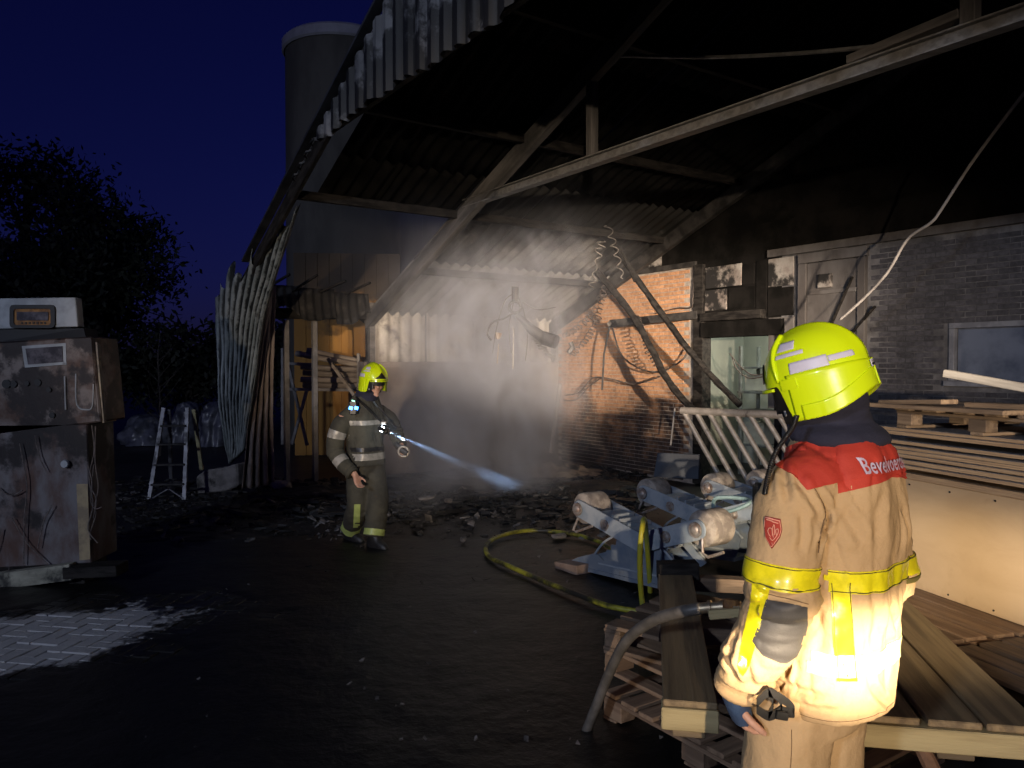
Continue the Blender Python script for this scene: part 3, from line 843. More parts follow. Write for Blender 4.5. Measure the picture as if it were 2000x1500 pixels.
# upper cabinet: rolled over by the heat, its own faces
cab = MB().prism([pp(-70, 672), pp(181, 657), pp(198, 824), pp(-70, 858)], V((0.0, 0.40, 0)))
cab.build('cabinet', m_pump, pump, bevel=0.012)
sidep = [at(186, 668, YP + 0.02), at(214, 690, YP + 0.36), at(224, 822, YP + 0.36), at(200, 826, YP + 0.02)]
MB().prism(sidep, V((0.012, 0.004, 0))).build('side_panel', mat('peeling_side_panel', (0.33, 0.28, 0.20), (0.17, 0.14, 0.12), rough=0.7, scale=6, bump=0.3, soot=(3.5, .52, .64, (0.03, .02, .018))), pump)
MB().prism([pp(128, 662, -0.006), pp(179, 660, -0.006), pp(190, 812, -0.006), pp(138, 815, -0.006)], V((0, 0.004, 0))).build('cover_plate', m_pump, pump)
# display of the cabinet
MB().prism([pp(44, 676, -0.010), pp(130, 670, -0.010), pp(131, 712, -0.010), pp(50, 718, -0.010)], V((0, 0.02, 0))).build('display_frame', m_pump_sign, pump)
MB().prism([pp(52, 681, -0.016), pp(124, 676, -0.016), pp(125, 707, -0.016), pp(57, 712, -0.016)], V((0, 0.008, 0))).build('display_glass', m_smokeglass, pump)
for (u, v, r) in ((14, 750, 9), (28, 750, 7), (54, 749, 5), (75, 747, 7), (97, 761, 5), (103, 811, 6)):
    MB().lathe([(r / 250.0, -0.006), (r / 250.0, 0.006)], pp(u, v, -0.008), V((0, 1, 0)), 14).build('hole', m_dark, pump)
for pts in (((150, 730), (152, 790), (172, 800), (182, 792), (184, 750)), ((128, 735), (130, 800))):
    MB().tube(smoothpath([pp(u, v, -0.012) for u, v in pts], 4), 0.006, 5).build('weld_bead', m_pump_sign, pump)
# head sign
MB().prism([pp(-70, 582, 0.08), pp(136, 579, 0.08), pp(141, 637, 0.08), pp(-70, 643, 0.08)], V((0, 0.10, 0))).build('head', m_pump_sign, pump, bevel=0.006)
def rrect(u0, v0, u1, v1, r, dy):
    out = []
    for (cx, cy, a0) in ((u1 - r, v0 + r, 270), (u1 - r, v1 - r, 0), (u0 + r, v1 - r, 90), (u0 + r, v0 + r, 180)):
        for k in range(4):
            a = rad(a0 + 30 * k); out.append(pp(cx + r * math.cos(a), cy + r * math.sin(a), dy))
    return out
ring_o, ring_i = rrect(9, 594, 98, 640, 8, 0.06), rrect(17, 602, 90, 634, 5, 0.06)
fr = MB().loft([ring_i, ring_o, [p + V((0, 0.03, 0)) for p in ring_o], [p + V((0, 0.03, 0)) for p in ring_i], ring_i], False, False)
fr.build('bezel', m_dark, pump)
MB().prism(rrect(17, 602, 90, 634, 5, 0.070), V((0, 0.008, 0))).build('register_plate', m_rust, pump)
MB().prism(rrect(23, 608, 85, 625, 2, 0.062), V((0, 0.006, 0))).build('register_window', m_smokeglass, pump)
for k in range(7):
    MB().lathe([(0.008, -0.004), (0.008, 0.004)], pp(33 + 7.6 * k, 630, 0.066), V((0, 1, 0)), 8).build('peg', m_dark, pump)
MB().prism([pp(-70, 643, 0.1), pp(150, 640, 0.1), pp(160, 660, 0.06), pp(-70, 676, 0.06)], V((0, 0.2, 0))).build('neck', m_dark, pump)
# plinth plank, burnt end and loose wires
board('plinth_beam', pp(-110, 1146, -0.06), pp(152, 1111, -0.06), 0.10, 0.13, mat('pale_plinth_timber', (0.35, 0.34, 0.27), (0.22, 0.215, 0.17), rough=0.85, scale=5, stretch=(.5, 2, 2), bump=0.5, soot=(3, .5, .64, (0.03, .03, .028))), pump)
board('plinth_beam', pp(140, 1112, -0.03), pp(243, 1108, -0.03), 0.20, 0.09, m_char, pump)
for u in (-20, 150): board('plinth_foot', pp(u, 1130, 0.06), V((pp(u, 1130).x, YP + 0.06, 0.0)), 0.14, 0.14, m_char, pump, up=V((0, 1, 0)))
MB().box((pp(60, 1100).x - 0.1, YP + 0.22, 0.10), (1.0, 0.40, 0.18)).build('plinth_foot', m_char, pump)
wires = [[(185, 830), (188, 880), (180, 930), (186, 985), (178, 1030), (196, 1058)], [(192, 832), (190, 900), (196, 950), (190, 990), (205, 988)], [(178, 910), (186, 940), (182, 980), (192, 1000), (180, 1040), (184, 1052)],
         [(188, 905), (184, 950), (194, 975), (188, 1010)], [(44, 865), (52, 905), (58, 950), (54, 1010), (52, 1100)], [(74, 850), (82, 890), (96, 920)], [(0, 950), (14, 962), (30, 966), (50, 956)], [(24, 1105), (16, 1150), (8, 1200)],
         [(8, 1030), (2, 1060), (-4, 1080)], [(108, 985), (100, 1000), (90, 1020), (80, 1068)], [(30, 1010), (60, 1060), (100, 1100)]]
for wv in wires:
    MB().tube(smoothpath([pp(u, v, -0.03 - 0.02 * random.random()) for u, v in wv], 5), 0.0045, 5).build('wire', m_wire, pump)
MB().lathe([(0.030, 0), (0.034, 0.02), (0.02, 0.05)], pp(132, 905, -0.05), V((0, 1, 0)), 10).build('valve_stub', m_pump_sign, pump)

# ------------------------------------------------------------------ step ladder, stone block, wrapped heap
m_alu = mat('dull_aluminium', (0.20, 0.20, 0.215), (0.12, 0.12, 0.13), rough=0.45, metal=0.6, scale=7, soot=(3, .52, .64, (0.03, .03, .033)))
m_ylw = mat('yellowed_rail', (0.42, 0.38, 0.22), (0.3, 0.27, 0.15), rough=0.7, scale=6)
lad = empty('step_ladder', gr(330, 976), 'small aluminium step ladder with missing treads standing on the dark ground', 'ladder')
YL = gr(330, 976).y
for (a, b) in (((320, 796), (291, 978)), ((366, 796), (360, 976))): board('rail', at(*a, YL + 0.25), at(*b, YL), 0.055, 0.03, m_alu, lad, up=V((0, 1, 0)))
board('back_rail', at(378, 800, YL + 0.3), at(394, 918, YL + 0.75), 0.05, 0.03, m_ylw, lad, up=V((0, 1, 0)))
board('back_rail', at(330, 800, YL + 0.3), at(334, 935, YL + 0.75), 0.05, 0.03, m_alu, lad, up=V((0, 1, 0)))
for t in (0.2, 0.4, 0.62, 0.83):
    a = at(320, 796, YL + .25).lerp(at(291, 978, YL), t); b = at(366, 796, YL + .25).lerp(at(360, 976, YL), t)
    board('tread', a, b, 0.08, 0.025, m_steel_sooty, lad)
board('strut', at(293, 976, YL - .01), at(328, 955, YL - 0.01), 0.02, 0.02, m_alu, lad); board('strut', at(359, 974, YL - .01), at(330, 955, YL - 0.01), 0.02, 0.02, m_alu, lad)

m_stone = mat('pale_concrete', (0.22, 0.20, 0.19), (0.12, 0.11, 0.105), rough=0.9, scale=6, bump=0.6, soot=(4, .54, .68, (0.03, .028, .027)))
def rock(name, c, size, material, seed, parent=None, rot=0.0, sub=2):
    bm = bmesh.new(); bmesh.ops.create_icosphere(bm, subdivisions=sub, radius=0.5)
    for v_ in bm.verts:
        d = 1 + 0.45 * noise.noise(v_.co * 2.4 + V((seed * 3.1, seed, 0)))
        v_.co = V((max(-.42, min(.42, v_.co.x * d)) * size[0], max(-.42, min(.42, v_.co.y * d)) * size[1], max(-.4, min(.42, v_.co.z * d)) * size[2]))
    me = bpy.data.meshes.new(name); bm.to_mesh(me); bm.free(); me.materials.append(material)
    o = link(name, me, parent); o.location = V(c) - (wloc(parent) if parent else V((0, 0, 0))); o.rotation_euler = (0, 0, rot)
    return o
YB = gr(420, 962).y
blk = MB().prism([at(381, 932, YB), at(400, 918, YB), at(430, 915, YB), at(463, 905, YB), at(464, 950, YB), at(440, 960, YB), at(384, 966, YB)], V((0.12, 0.34, 0.0))).build('stone_block', m_stone, bevel=0.02)
tag(blk, 'broken pale concrete block beside the step ladder', 'block')
p = gr(548, 955); o = rock('rubble_lump', (p.x, p.y, 0.06), (0.36, 0.26, 0.16), m_stone, 3); tag(o, 'pale rubble lump lying right of the rusty sheet', 'rubble')

m_wrap = mat('crumpled_foil_wrap', (0.16, 0.165, 0.19), (0.07, 0.073, 0.09), rough=0.35, scale=4, bump=0.8, bscale=8, spec=0.7)
def heap(name, u0, u1, v0, v1, Y, seed, label):
    a, b, top = at(u0, v1, Y), at(u1, v1, Y), at((u0 + u1) / 2, v0, Y)
    w = (b.x - a.x) / 2; h = top.z
    mb = MB()
    def fn(s_, t_):
        th = s_ * 2 * math.pi; ph = t_ * math.pi / 2
        d = V((math.cos(th) * math.cos(ph) ** 0.7, math.sin(th) * math.cos(ph) ** 0.7, math.sin(ph) ** 0.8))
        k_ = 1 + 0.30 * noise.fractal(d * 2.1 + V((seed, seed * 2, 0)), 1, 2, 4)
        return V(((a.x + b.x) / 2 + d.x * w * k_, Y + 0.5 + d.y * 0.6 * k_, max(0, d.z * h * (0.8 + 0.2 * k_))))
    mb.sheet(fn, 56, 24)
    o = mb.build(name, m_wrap, smooth=True)
    return tag(o, label, 'wrapped pile', 'foil wrapped piles in the dark')
heap('wrapped_pile', 225, 318, 812, 862, 17.0, 1.0, 'low pile under crumpled pale foil left of the step ladder')
heap('wrapped_pile', 322, 374, 788, 852, 17.4, 4.0, 'tall narrow foil covered pile seen through the step ladder')
heap('wrapped_pile', 376, 442, 786, 848, 16.8, 9.0, 'foil covered pile between step ladder and bent sheets')

# ------------------------------------------------------------------ dark trees left
m_bark = mat('dark_bark', (0.06, 0.05, 0.042), (0.035, 0.03, 0.026), rough=0.9, scale=6, bump=0.6)
m_leaf = mat('dark_foliage', (0.014, 0.019, 0.011), (0.024, 0.030, 0.015), rough=0.7, scale=3)
m_leaf2 = mat('hedge_foliage', (0.012, 0.015, 0.010), (0.020, 0.024, 0.013), rough=0.7, scale=3)
def tree(name, base, H, R, n, label, material, seed, conical=False, low=0.12, leaf=0.09):
    rs = np.random.RandomState(seed)
    root = empty(name, base, label, 'tree' if H > 3 else 'bush', 'trees behind the yard')
    tr = MB()
    tr.tube(smoothpath([base, base + V((0.05, 0, H * .3)), base + V((-0.05, 0.05, H * .6)), base + V((0.0, 0, H * .92))], 3), [0.035 * H * (1 - i / 10.5) + 0.01 for i in range(10)], 8)
    limbs = []
    for k in range(14):
        z0 = H * (0.18 + 0.7 * k / 14); a = rs.uniform(0, 6.28); L_ = R * rs.uniform(0.5, 0.95) * ((1.05 - z0 / H) * 1.3 if conical else 1)
        e_ = base + V((math.cos(a) * L_, math.sin(a) * L_, z0 + L_ * 0.5)); limbs.append(e_)
        tr.tube([base + V((0, 0, z0)), base.lerp(e_, 0.5) + V((0, 0, z0 * .5 + .1)), e_], [0.012 * H, 0.007 * H, 0.01], 5)
    tr.build('trunk', m_bark, root)
    cl = []
    while len(cl) < 46:
        p = rs.uniform(-1, 1, 3)
        if np.dot(p, p) > 1: continue
        zz = low + (1 - low) * (p[2] * .5 + .5)
        rr = (1.12 - zz) if conical else math.sqrt(max(0.05, 1 - (2 * zz - 1.1) ** 2))
        cl.append(np.array([p[0] * R * rr, p[1] * R * rr, zz * H]))
    cl = np.array(cl)
    idx = rs.randint(0, len(cl), n); sp = rs.normal(0, 1, (n, 3)) * np.array([.17, .17, .12]) * max(R, 1.0) * 1.1
    pos = cl[idx] + sp; pos[:, 2] = np.clip(pos[:, 2], 0.05, H * 1.03)
    d1 = rs.normal(0, 1, (n, 3)); d1 /= np.linalg.norm(d1, axis=1)[:, None]
    d2 = np.cross(d1, rs.normal(0, 1, (n, 3))); d2 /= np.linalg.norm(d2, axis=1)[:, None]
    sz = leaf * rs.uniform(.6, 1.4, (n, 1))
    q = np.stack([pos - d1 * sz, pos + d2 * sz * .45, pos + d1 * sz, pos - d2 * sz * .45], 1).reshape(-1, 3)
    me = bpy.data.meshes.new('crown')
    me.from_pydata(q.tolist(), [], [(4 * i, 4 * i + 1, 4 * i + 2, 4 * i + 3) for i in range(n)])
    me.materials.append(material)
    link('crown', me, root)
    return root
tree('dark_tree', V((-13.2, 21.0, 0)), 7.6, 2.6, 16000, 'tallest dark tree against the night sky at the left edge', m_leaf, 1)
tree('dark_tree', V((-10.8, 20.0, 0)), 6.6, 2.1, 14000, 'rounded dark tree right of the tallest, above the pump', m_leaf, 2)
tree('dark_tree', V((-12.5, 17.5, 0)), 4.6, 2.2, 7000, 'low broad dark tree behind the pump head', m_leaf2, 3)
tree('dark_bush', V((-9.1, 21.5, 0)), 3.3, 1.7, 5000, 'dark bush in the gap right of the pump', m_leaf2, 4)
tree('dark_bush', V((-7.4, 22.5, 0)), 2.9, 1.9, 5000, 'dark bush behind the foil covered piles', m_leaf2, 5)
tree('dark_bush', V((-5.2, 23.0, 0)), 2.8, 1.8, 4500, 'dark bush just left of the bent sheets', m_leaf2, 6)
tree('dark_tree', V((-8.0, 27.5, 0)), 3.9, 1.7, 4000, 'small distant tree between pump and bent sheets', m_leaf, 8)
# bare sapling
sap = empty('bare_sapling', at(312, 850, 15.0), 'thin leafless sapling left of the step ladder', 'sapling'); sap.location.z = 0
rs = random.Random(5)
sb = MB(); b0 = V((sap.location.x, 15.0, 0)); sb.tube([b0, b0 + V((0.02, 0, 0.9)), b0 + V((-0.02, 0, 1.9)), b0 + V((0.03, 0, 2.5))], [0.025, 0.02, 0.014, 0.005], 5)
sb.build('trunk', m_bark, sap)
for k in range(14):
    z0 = 0.7 + 1.5 * k / 14; a = rs.uniform(0, 6.28); L_ = 0.7 * (1.2 - z0 / 3)
    p1 = b0 + V((0, 0, z0)); p2 = p1 + V((math.cos(a) * L_ * .5, math.sin(a) * L_ * .5, L_ * .45)); p3 = p2 + V((math.cos(a + .3) * L_ * .4, math.sin(a + .3) * L_ * .4, L_ * .5))
    MB().tube([p1, p2, p3], [0.009, 0.006, 0.003], 4).build('branch', m_bark, sap)

# ------------------------------------------------------------------ roller stands
m_blue = mat('faded_blue_paint', (0.17, 0.215, 0.285), (0.26, 0.295, 0.335), rough=0.55, metal=0.2, scale=4, bump=0.15, soot=(3.2, .58, .72, (0.10, .085, .075)))
m_blue_pale = mat('dusty_blue_paint', (0.42, 0.46, 0.50), (0.28, 0.335, 0.40), rough=0.6, metal=0.15, scale=6, bump=0.15)
m_roller = mat('dusty_roller_rubber', (0.42, 0.37, 0.32), (0.22, 0.19, 0.17), rough=0.8, scale=9, bump=0.4)
m_bolt = mat('pale_bolt_steel', (0.45, 0.42, 0.40), (0.30, 0.22, 0.18), rough=0.5, metal=0.5, scale=20)
MP = gr(1110, 1108); MN = E
def mpx(u, v, de=0.0): return onp(u, v, MP + E * de, MN)
def roller_stand(label):
    root = empty('roller_stand', gr(1200, 1130), label, 'roller stand', 'blue roller stands on the ground')
    # toothed sector plates (front and back)
    fan = [(1118, 1108), (1108, 1098), (1130, 1088), (1164, 1080)]
    teeth = []
    c0 = (1245, 1128)
    for k in range(26):
        a = math.pi - 0.42 - k * (2.15 / 25)
        r = 86 if k % 2 else 78
        teeth.append((c0[0] + r * math.cos(a) * 0.92, c0[1] - r * math.sin(a)))
    poly = fan + teeth + [(1318, 1105), (1306, 1150), (1230, 1137)]
    MB().prism([mpx(u, v) for u, v in poly], E * 0.014).build('sector_plate', m_blue, root)
    MB().prism([mpx(u, v) + E * 0.24 for u, v in poly], E * 0.014).build('sector_plate', m_blue, root)
    MB().beam(mpx(1170, 1100) - E * 0.004, mpx(1300, 1128) - E * 0.004, 0.012, 0.012).build('weld_line', m_blue_pale, root)
    MB().beam(mpx(1120, 1106) + E * 0.12, mpx(1306, 1150) + E * 0.12, 0.26, 0.03).build('base_channel', m_blue, root)
    board('foot', mpx(1106, 1108) + E * 0.02, mpx(1150, 1117) + E * 0.02, 0.30, 0.14, mat('chipped_timber_foot', (0.34, 0.24, 0.18), (0.22, 0.15, 0.11), rough=0.9, scale=5, bump=0.5), root)
    # guide rails
    for de in (-0.03, 0.28):
        pts = smoothpath([mpx(1168, 1080) + E * de, mpx(1185, 1058) + E * de, mpx(1215, 1040) + E * de], 5); MB().tube(pts, 0.010, 6).build('guide_rod', m_blue_pale, root)
        pts = smoothpath([mpx(1268, 1050) + E * de, mpx(1300, 1072) + E * de, mpx(1326, 1102) + E * de], 5); MB().tube(pts, 0.010, 6).build('guide_rod', m_blue_pale, root)
    # arms: two cheek plates each with rollers, axle caps, wire handles
    for (ru, rv, iu, iv, hw, cu, cv) in ((1139, 993, 1262, 1062, 17, 1190, 1024), (1370, 1033, 1262, 1058, 17, 1310, 1047)):
        r0, r1 = mpx(ru, rv), mpx(iu, iv)
        dirv = (r0 - r1).normalized(); nn = E.cross(dirv).normalized()
        h = 0.075
        for de in (-0.045, 0.24):
            ring = [r1 - nn * h, r1 + nn * h]
            for k in range(9):
                a = math.pi / 2 - math.pi * k / 8
                ring.append(r0 + dirv * (h * math.cos(a)) + nn * (h * math.sin(a)))
            MB().prism([p + E * de for p in ring], E * 0.014).build('arm_plate', m_blue_pale if de < 0 else m_blue, root, bevel=0.002)
        MB().beam(r1.lerp(r0, 0.15) + E * 0.105 + nn * 0.05, r1.lerp(r0, 0.72) + E * 0.105 + nn * 0.05, 0.25, 0.012, nn).build('arm_web', m_blue_pale, root)
        for t_ in (0.25, 0.38, 0.5): MB().beam(r1.lerp(r0, t_) + E * 0.105 + nn * 0.075, r1.lerp(r0, t_ + 0.02) + E * 0.105 + nn * 0.075, 0.24, 0.03, nn).build('rib', m_blue_pale, root)
        rr = 0.135
        ro = MB().lathe([(0.04, -0.004), (rr * .80, 0.0), (rr * .97, 0.006), (rr, 0.02), (rr, 0.07), (rr * .985, 0.073), (rr * .985, 0.083), (rr, 0.086), (rr, 0.20), (rr * .97, 0.213), (0.04, 0.215)], r0 - E * 0.005, E, 36)
        ro = ro.build('roller', m_roller, root, smooth=30)
        MB().lathe([(0.055, -0.075), (0.055, -0.058), (0.042, -0.06), (0.042, -0.07), (0.03, -0.085), (0.018, -0.09)], r0, E, 20).build('axle_cap', m_bolt, root, smooth=30)
        cb = mpx(cu, cv); MB().lathe([(0.045, -0.062), (0.045, -0.047), (0.026, -0.066), (0.022, -0.075), (0.0, -0.075)], cb, E, 18).build('bolt', m_bolt, root, smooth=30)
    MB().tube([mpx(1138, 1010) - E * .05, mpx(1130, 1034) - E * .06, mpx(1136, 1037) - E * .06, mpx(1166, 1026) - E * .05], 0.011, 8).build('wire_handle', m_bolt, root)
    MB().tube([mpx(1381, 1050) - E * .05, mpx(1384, 1078) - E * .06, mpx(1394, 1086) - E * .06, mpx(1423, 1077) - E * .05], 0.011, 8).build('wire_handle', m_bolt, root)
    MB().beam(mpx(1330, 1062) + E * .05, mpx(1352, 1108) + E * .12, 0.06, 0.02, E).build('prop_leg', m_blue, root)
    return root
stand = roller_stand('nearest pale blue roller stand with two rollers and toothed sector')
for k, (de, ds, dz, rz, lab) in enumerate(((1.05, -0.30, 0.0, rad(4), 'second roller stand, its left roller catching lamplight'), (1.75, -0.10, 0.02, rad(6), 'third roller stand in shade behind the lit roller'), (2.3, 0.02, 0.03, rad(8), 'farthest roller stand half hidden by the firefighter'))):
    c = copy_tree(stand); c.location = stand.location + E * de + S * ds + Z * dz; c.rotation_euler.z = rz; c['label'] = lab
m_strap = mat('pale_teal_strap', (0.24, 0.36, 0.38), (0.18, 0.28, 0.30), rough=0.6, scale=10)
tr_ = MB().tube(smoothpath([mpx(1305, 1005) + E * .5, mpx(1312, 985) + E * .5, mpx(1350, 990) + E * .6, mpx(1372, 998) + E * .5, mpx(1340, 1012) + E * .45, mpx(1305, 1008) + E * .5], 6), 0.016, 6).build('clamp_frame', m_strap)
tag(tr_, 'pale teal wire clamp lying between the roller stands', 'clamp')

# ------------------------------------------------------------------ hoses
m_hose = mat('yellow_fire_hose', (0.40, 0.38, 0.035), (0.014, 0.014, 0.012), rough=0.5, scale=4.5, bump=0.3, lo=0.36, hi=0.60, spec=0.6)
hp = [gr(u, v, 0.05) for u, v in ((1200, 1075), (1165, 1056), (1110, 1042), (1040, 1036), (985, 1044), (952, 1062), (955, 1086), (1000, 1108), (1060, 1134), (1130, 1162), (1190, 1184), (1262, 1196))]
hz = MB().tube(smoothpath(hp, 8), 0.021, 10).build('fire_hose', m_hose, smooth=True)
tag(hz, 'soot-stained yellow hose looped across the wet ground', 'hose')
m_hose2 = mat('olive_yellow_hose', (0.48, 0.42, 0.03), (0.30, 0.33, 0.06), rough=0.5, scale=5)
hb = MB().tube(smoothpath([at(1256, 1190, 5.5), at(1251, 1140, 5.45), at(1250, 1080, 5.4), at(1254, 1035, 5.4), at(1258, 1014, 5.55), at(1262, 1040, 5.75), at(1268, 1120, 5.9), at(1270, 1160, 6.0)], 8), 0.020, 10).build('hose_loop', m_hose2, smooth=True)
tag(hb, 'upright yellow-green hose loop in front of the nearest roller stand', 'hose')
m_hose3 = mat('grey_rubber_hose', (0.13, 0.12, 0.11), (0.085, 0.078, 0.07), rough=0.45, scale=14, spec=0.6)
hose3 = empty('coupled_hose', at(1300, 1200, 3.2), 'grey rubber hose with brass coupling arching over the pallets', 'hose')
MB().tube(smoothpath([at(1120, 1490, 3.75), at(1160, 1390, 3.7), at(1192, 1310, 3.6), at(1225, 1250, 3.4), at(1275, 1212, 3.2), at(1325, 1196, 3.05), at(1368, 1188, 3.0)], 8), 0.024, 12).build('hose', m_hose3, hose3, smooth=True)
m_brass = mat('worn_brass', (0.55, 0.45, 0.30), (0.35, 0.27, 0.18), rough=0.35, metal=0.8, scale=20)
MB().lathe([(0.021, 0), (0.021, 0.035), (0.028, 0.036), (0.028, 0.05), (0.02, 0.052), (0.02, 0.085), (0.026, 0.086), (0.026, 0.10)], at(1366, 1188, 3.0), at(1420, 1184, 2.95) - at(1366, 1188, 3.0), 14).build('coupling', m_brass, hose3, smooth=30)
MB().lathe([(0.0, -0.022), (0.02, -0.02), (0.026, 0.0), (0.02, 0.02), (0.0, 0.022)], at(1424, 1181, 2.95), Z, 12, cap=False).build('valve_body', m_rust, hose3, smooth=True)
MB().beam(at(1418, 1174, 2.95), at(1440, 1178, 2.9), 0.02, 0.02).build('valve_lever', m_rust, hose3)
MB().tube([at(1425, 1182, 2.95), at(1447, 1182, 2.93)], 0.018, 10).build('outlet', m_brass, hose3)

# ------------------------------------------------------------------ pallets and the loading platform
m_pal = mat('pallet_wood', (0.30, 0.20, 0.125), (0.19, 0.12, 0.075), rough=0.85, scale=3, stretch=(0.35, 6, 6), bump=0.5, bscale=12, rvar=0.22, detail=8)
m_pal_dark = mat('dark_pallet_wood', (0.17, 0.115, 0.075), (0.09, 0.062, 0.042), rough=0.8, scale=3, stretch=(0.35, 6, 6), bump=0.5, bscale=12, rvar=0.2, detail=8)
def pallet(name, loc, rz, Lx, Ly, label, material, group, nb=5, bw=0.12, seed=0, cat='pallet', tilt=0.0):
    """deck boards run along local y; stringer boards along x; nine blocks; three bottom boards"""
    rr = random.Random(seed)
    root = empty(name, (0, 0, 0), label, cat, group)
    gap = (Lx - nb * bw) / (nb - 1)
    for k in range(nb):
        x = -Lx / 2 + bw / 2 + k * (bw + gap) + rr.uniform(-.008, .008); d = rr.uniform(-.012, .012)
        board('deck_board', V((x, -Ly / 2 + d, 0.133)), V((x + rr.uniform(-.006, .006), Ly / 2 + d, 0.133)), bw + rr.uniform(-.01, .004), 0.022, material, root)
    for y in (-Ly / 2 + 0.05, 0, Ly / 2 - 0.05):
        board('stringer_board', V((-Lx / 2, y, 0.111)), V((Lx / 2, y, 0.111)), 0.10, 0.021, material, root)
        for x in (-Lx / 2 + 0.07, 0, Lx / 2 - 0.07):
            board('block', V((x - 0.065, y, 0.061)), V((x + 0.065, y, 0.061)), 0.095, 0.078, material, root)
    for x in (-Lx / 2 + 0.05, 0, Lx / 2 - 0.05):
        board('bottom_board', V((x, -Ly / 2, 0.011)), V((x, Ly / 2, 0.011)), 0.095, 0.021, material, root)
    root.location = loc; root.rotation_euler = (tilt, 0, rz)
    return root
angS = math.atan2(S.y, S.x)
PG = 'pallets in the yard'
# lower left pallet: corner near (0.47, 4.0); local x along S
c0 = gr(1172, 1346, 0.144); c0.z = 0
pallet('wooden_pallet', c0 + S * 0.62 + E * 0.50, angS, 1.2, 1.0, 'lowest wooden pallet on the ground with its slatted side showing, left of the firefighter', m_pal, PG, nb=9, bw=0.10, seed=1)
c1 = gr(1173, 1262, 0.288); c1.z = 0.146
pallet('wooden_pallet', c1 + S * 0.60 + E * 0.42, angS - math.pi / 2, 0.8, 1.2, 'second pallet in the left stack, long boards pointing at the ground hose', m_pal, PG, nb=5, bw=0.125, seed=2)
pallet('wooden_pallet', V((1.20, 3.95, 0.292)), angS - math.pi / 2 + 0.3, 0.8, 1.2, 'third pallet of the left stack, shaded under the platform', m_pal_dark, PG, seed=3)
# platform: heavy boards on two cross beams
m_plat = mat('wet_platform_timber', (0.27, 0.195, 0.105), (0.14, 0.10, 0.058), rough=0.6, scale=2.5, stretch=(0.3, 6, 6), bump=0.5, bscale=10, rvar=0.12, detail=8, spec=0.4)
m_plat_end = mat('fresh_sawn_end', (0.46, 0.37, 0.19), (0.34, 0.265, 0.13), rough=0.8, scale=4, stretch=(.4, 5, 5), bump=0.3)
PZ = 0.60
fl, fr_ = gr(1292, 1366, PZ), gr(1984, 1366, PZ)
bl = gr(1284, 1108, PZ)
plat = empty('loading_platform', V(((fl.x + fr_.x) / 2, 3.5, 0.436)), 'heavy wet plank platform with pale sawn front beam behind the firefighter', 'platform')
dirb = (bl - fl).normalized(); Lb = (bl - fl).length
across = V((dirb.y, -dirb.x, 0))
W_ = (fr_ - fl).length
def pf(x, y, z): return V((fl.x, fl.y, 0)) + across * x + dirb * y + Z * z
for (x0, x1, y1) in ((0.005, 0.195, 1), (0.70, 0.86, .97), (0.885, 1.055, 0.98), (1.067, W_ - 0.02, 1.0)):
    board('plank', pf((x0 + x1) / 2, 0.0, PZ - 0.0125), pf((x0 + x1) / 2, Lb * y1, PZ - 0.0125), x1 - x0, 0.025, m_plat, plat)
board('front_beam', pf(0.0, 0.035, PZ - 0.066), pf(0.20, 0.035, PZ - 0.066), 0.09, 0.080, m_plat_end, plat)
board('front_beam', pf(0.66, 0.030, PZ - 0.066), pf(W_, 0.030, PZ - 0.066), 0.09, 0.080, m_plat_end, plat)
board('side_plank', pf(0.1, 0.07, PZ - 0.12), pf(0.1, Lb * .98, PZ - 0.12), 0.16, 0.03, m_plat, plat)
board('side_plank', pf(1.0, 0.08, PZ - 0.125), pf(1.0, Lb * .98, PZ - 0.125), 0.40, 0.03, m_plat, plat)
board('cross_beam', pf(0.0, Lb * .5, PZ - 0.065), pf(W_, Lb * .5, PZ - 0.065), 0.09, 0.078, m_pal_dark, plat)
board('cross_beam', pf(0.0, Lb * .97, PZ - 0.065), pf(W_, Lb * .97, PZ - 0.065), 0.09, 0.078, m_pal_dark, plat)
for x in (0.1, 1.0):
    for y in (0.12, Lb * .5, Lb * .9): board('block', pf(x - .06, y, PZ - .15), pf(x + .06, y, PZ - .15), 0.1, 0.03, m_plat, plat)
sb_ = board('timber_offcut', at(1386, 1196, 2.98), at(1448, 1191, 2.94), 0.09, 0.035, m_plat_end); sb_['label'] = 'short timber offcut under the brass hose coupling'; sb_['category'] = 'timber'
dk = board('charred_post_stub', at(1285, 1115, 4.4), at(1362, 1113, 4.4), 0.10, 0.10, m_char); tag(dk, 'black charred beam end lying across the far end of the platform', 'timber')

# right side: low pallet deck, plywood crate, panels on top, pallet on the panels
Q = V((0.28, -0.96, 0)).normalized(); QR = V((0.96, 0.28, 0)).normalized()
K0 = gr(1790, 1150, 0.29); K0.z = 0
angQ = math.atan2(Q.y, Q.x)
PG2 = 'floor pallets right of the firefighter'
def kq(q, r, z): return K0 + Q * q + QR * r + Z * z
n_ = 0
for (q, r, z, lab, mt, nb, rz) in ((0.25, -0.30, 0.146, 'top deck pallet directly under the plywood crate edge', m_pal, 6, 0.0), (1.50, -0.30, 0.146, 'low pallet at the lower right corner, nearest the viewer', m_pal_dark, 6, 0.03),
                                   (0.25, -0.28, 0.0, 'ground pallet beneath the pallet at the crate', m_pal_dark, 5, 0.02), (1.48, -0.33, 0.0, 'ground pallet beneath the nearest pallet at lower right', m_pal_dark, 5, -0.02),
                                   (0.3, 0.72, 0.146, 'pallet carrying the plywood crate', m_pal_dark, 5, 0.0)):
    pallet('wooden_pallet', kq(q, r, z), angQ - math.pi / 2 + rz, 1.0, 1.2, lab, mt, PG2, nb=nb, bw=0.143, seed=10 + n_); n_ += 1
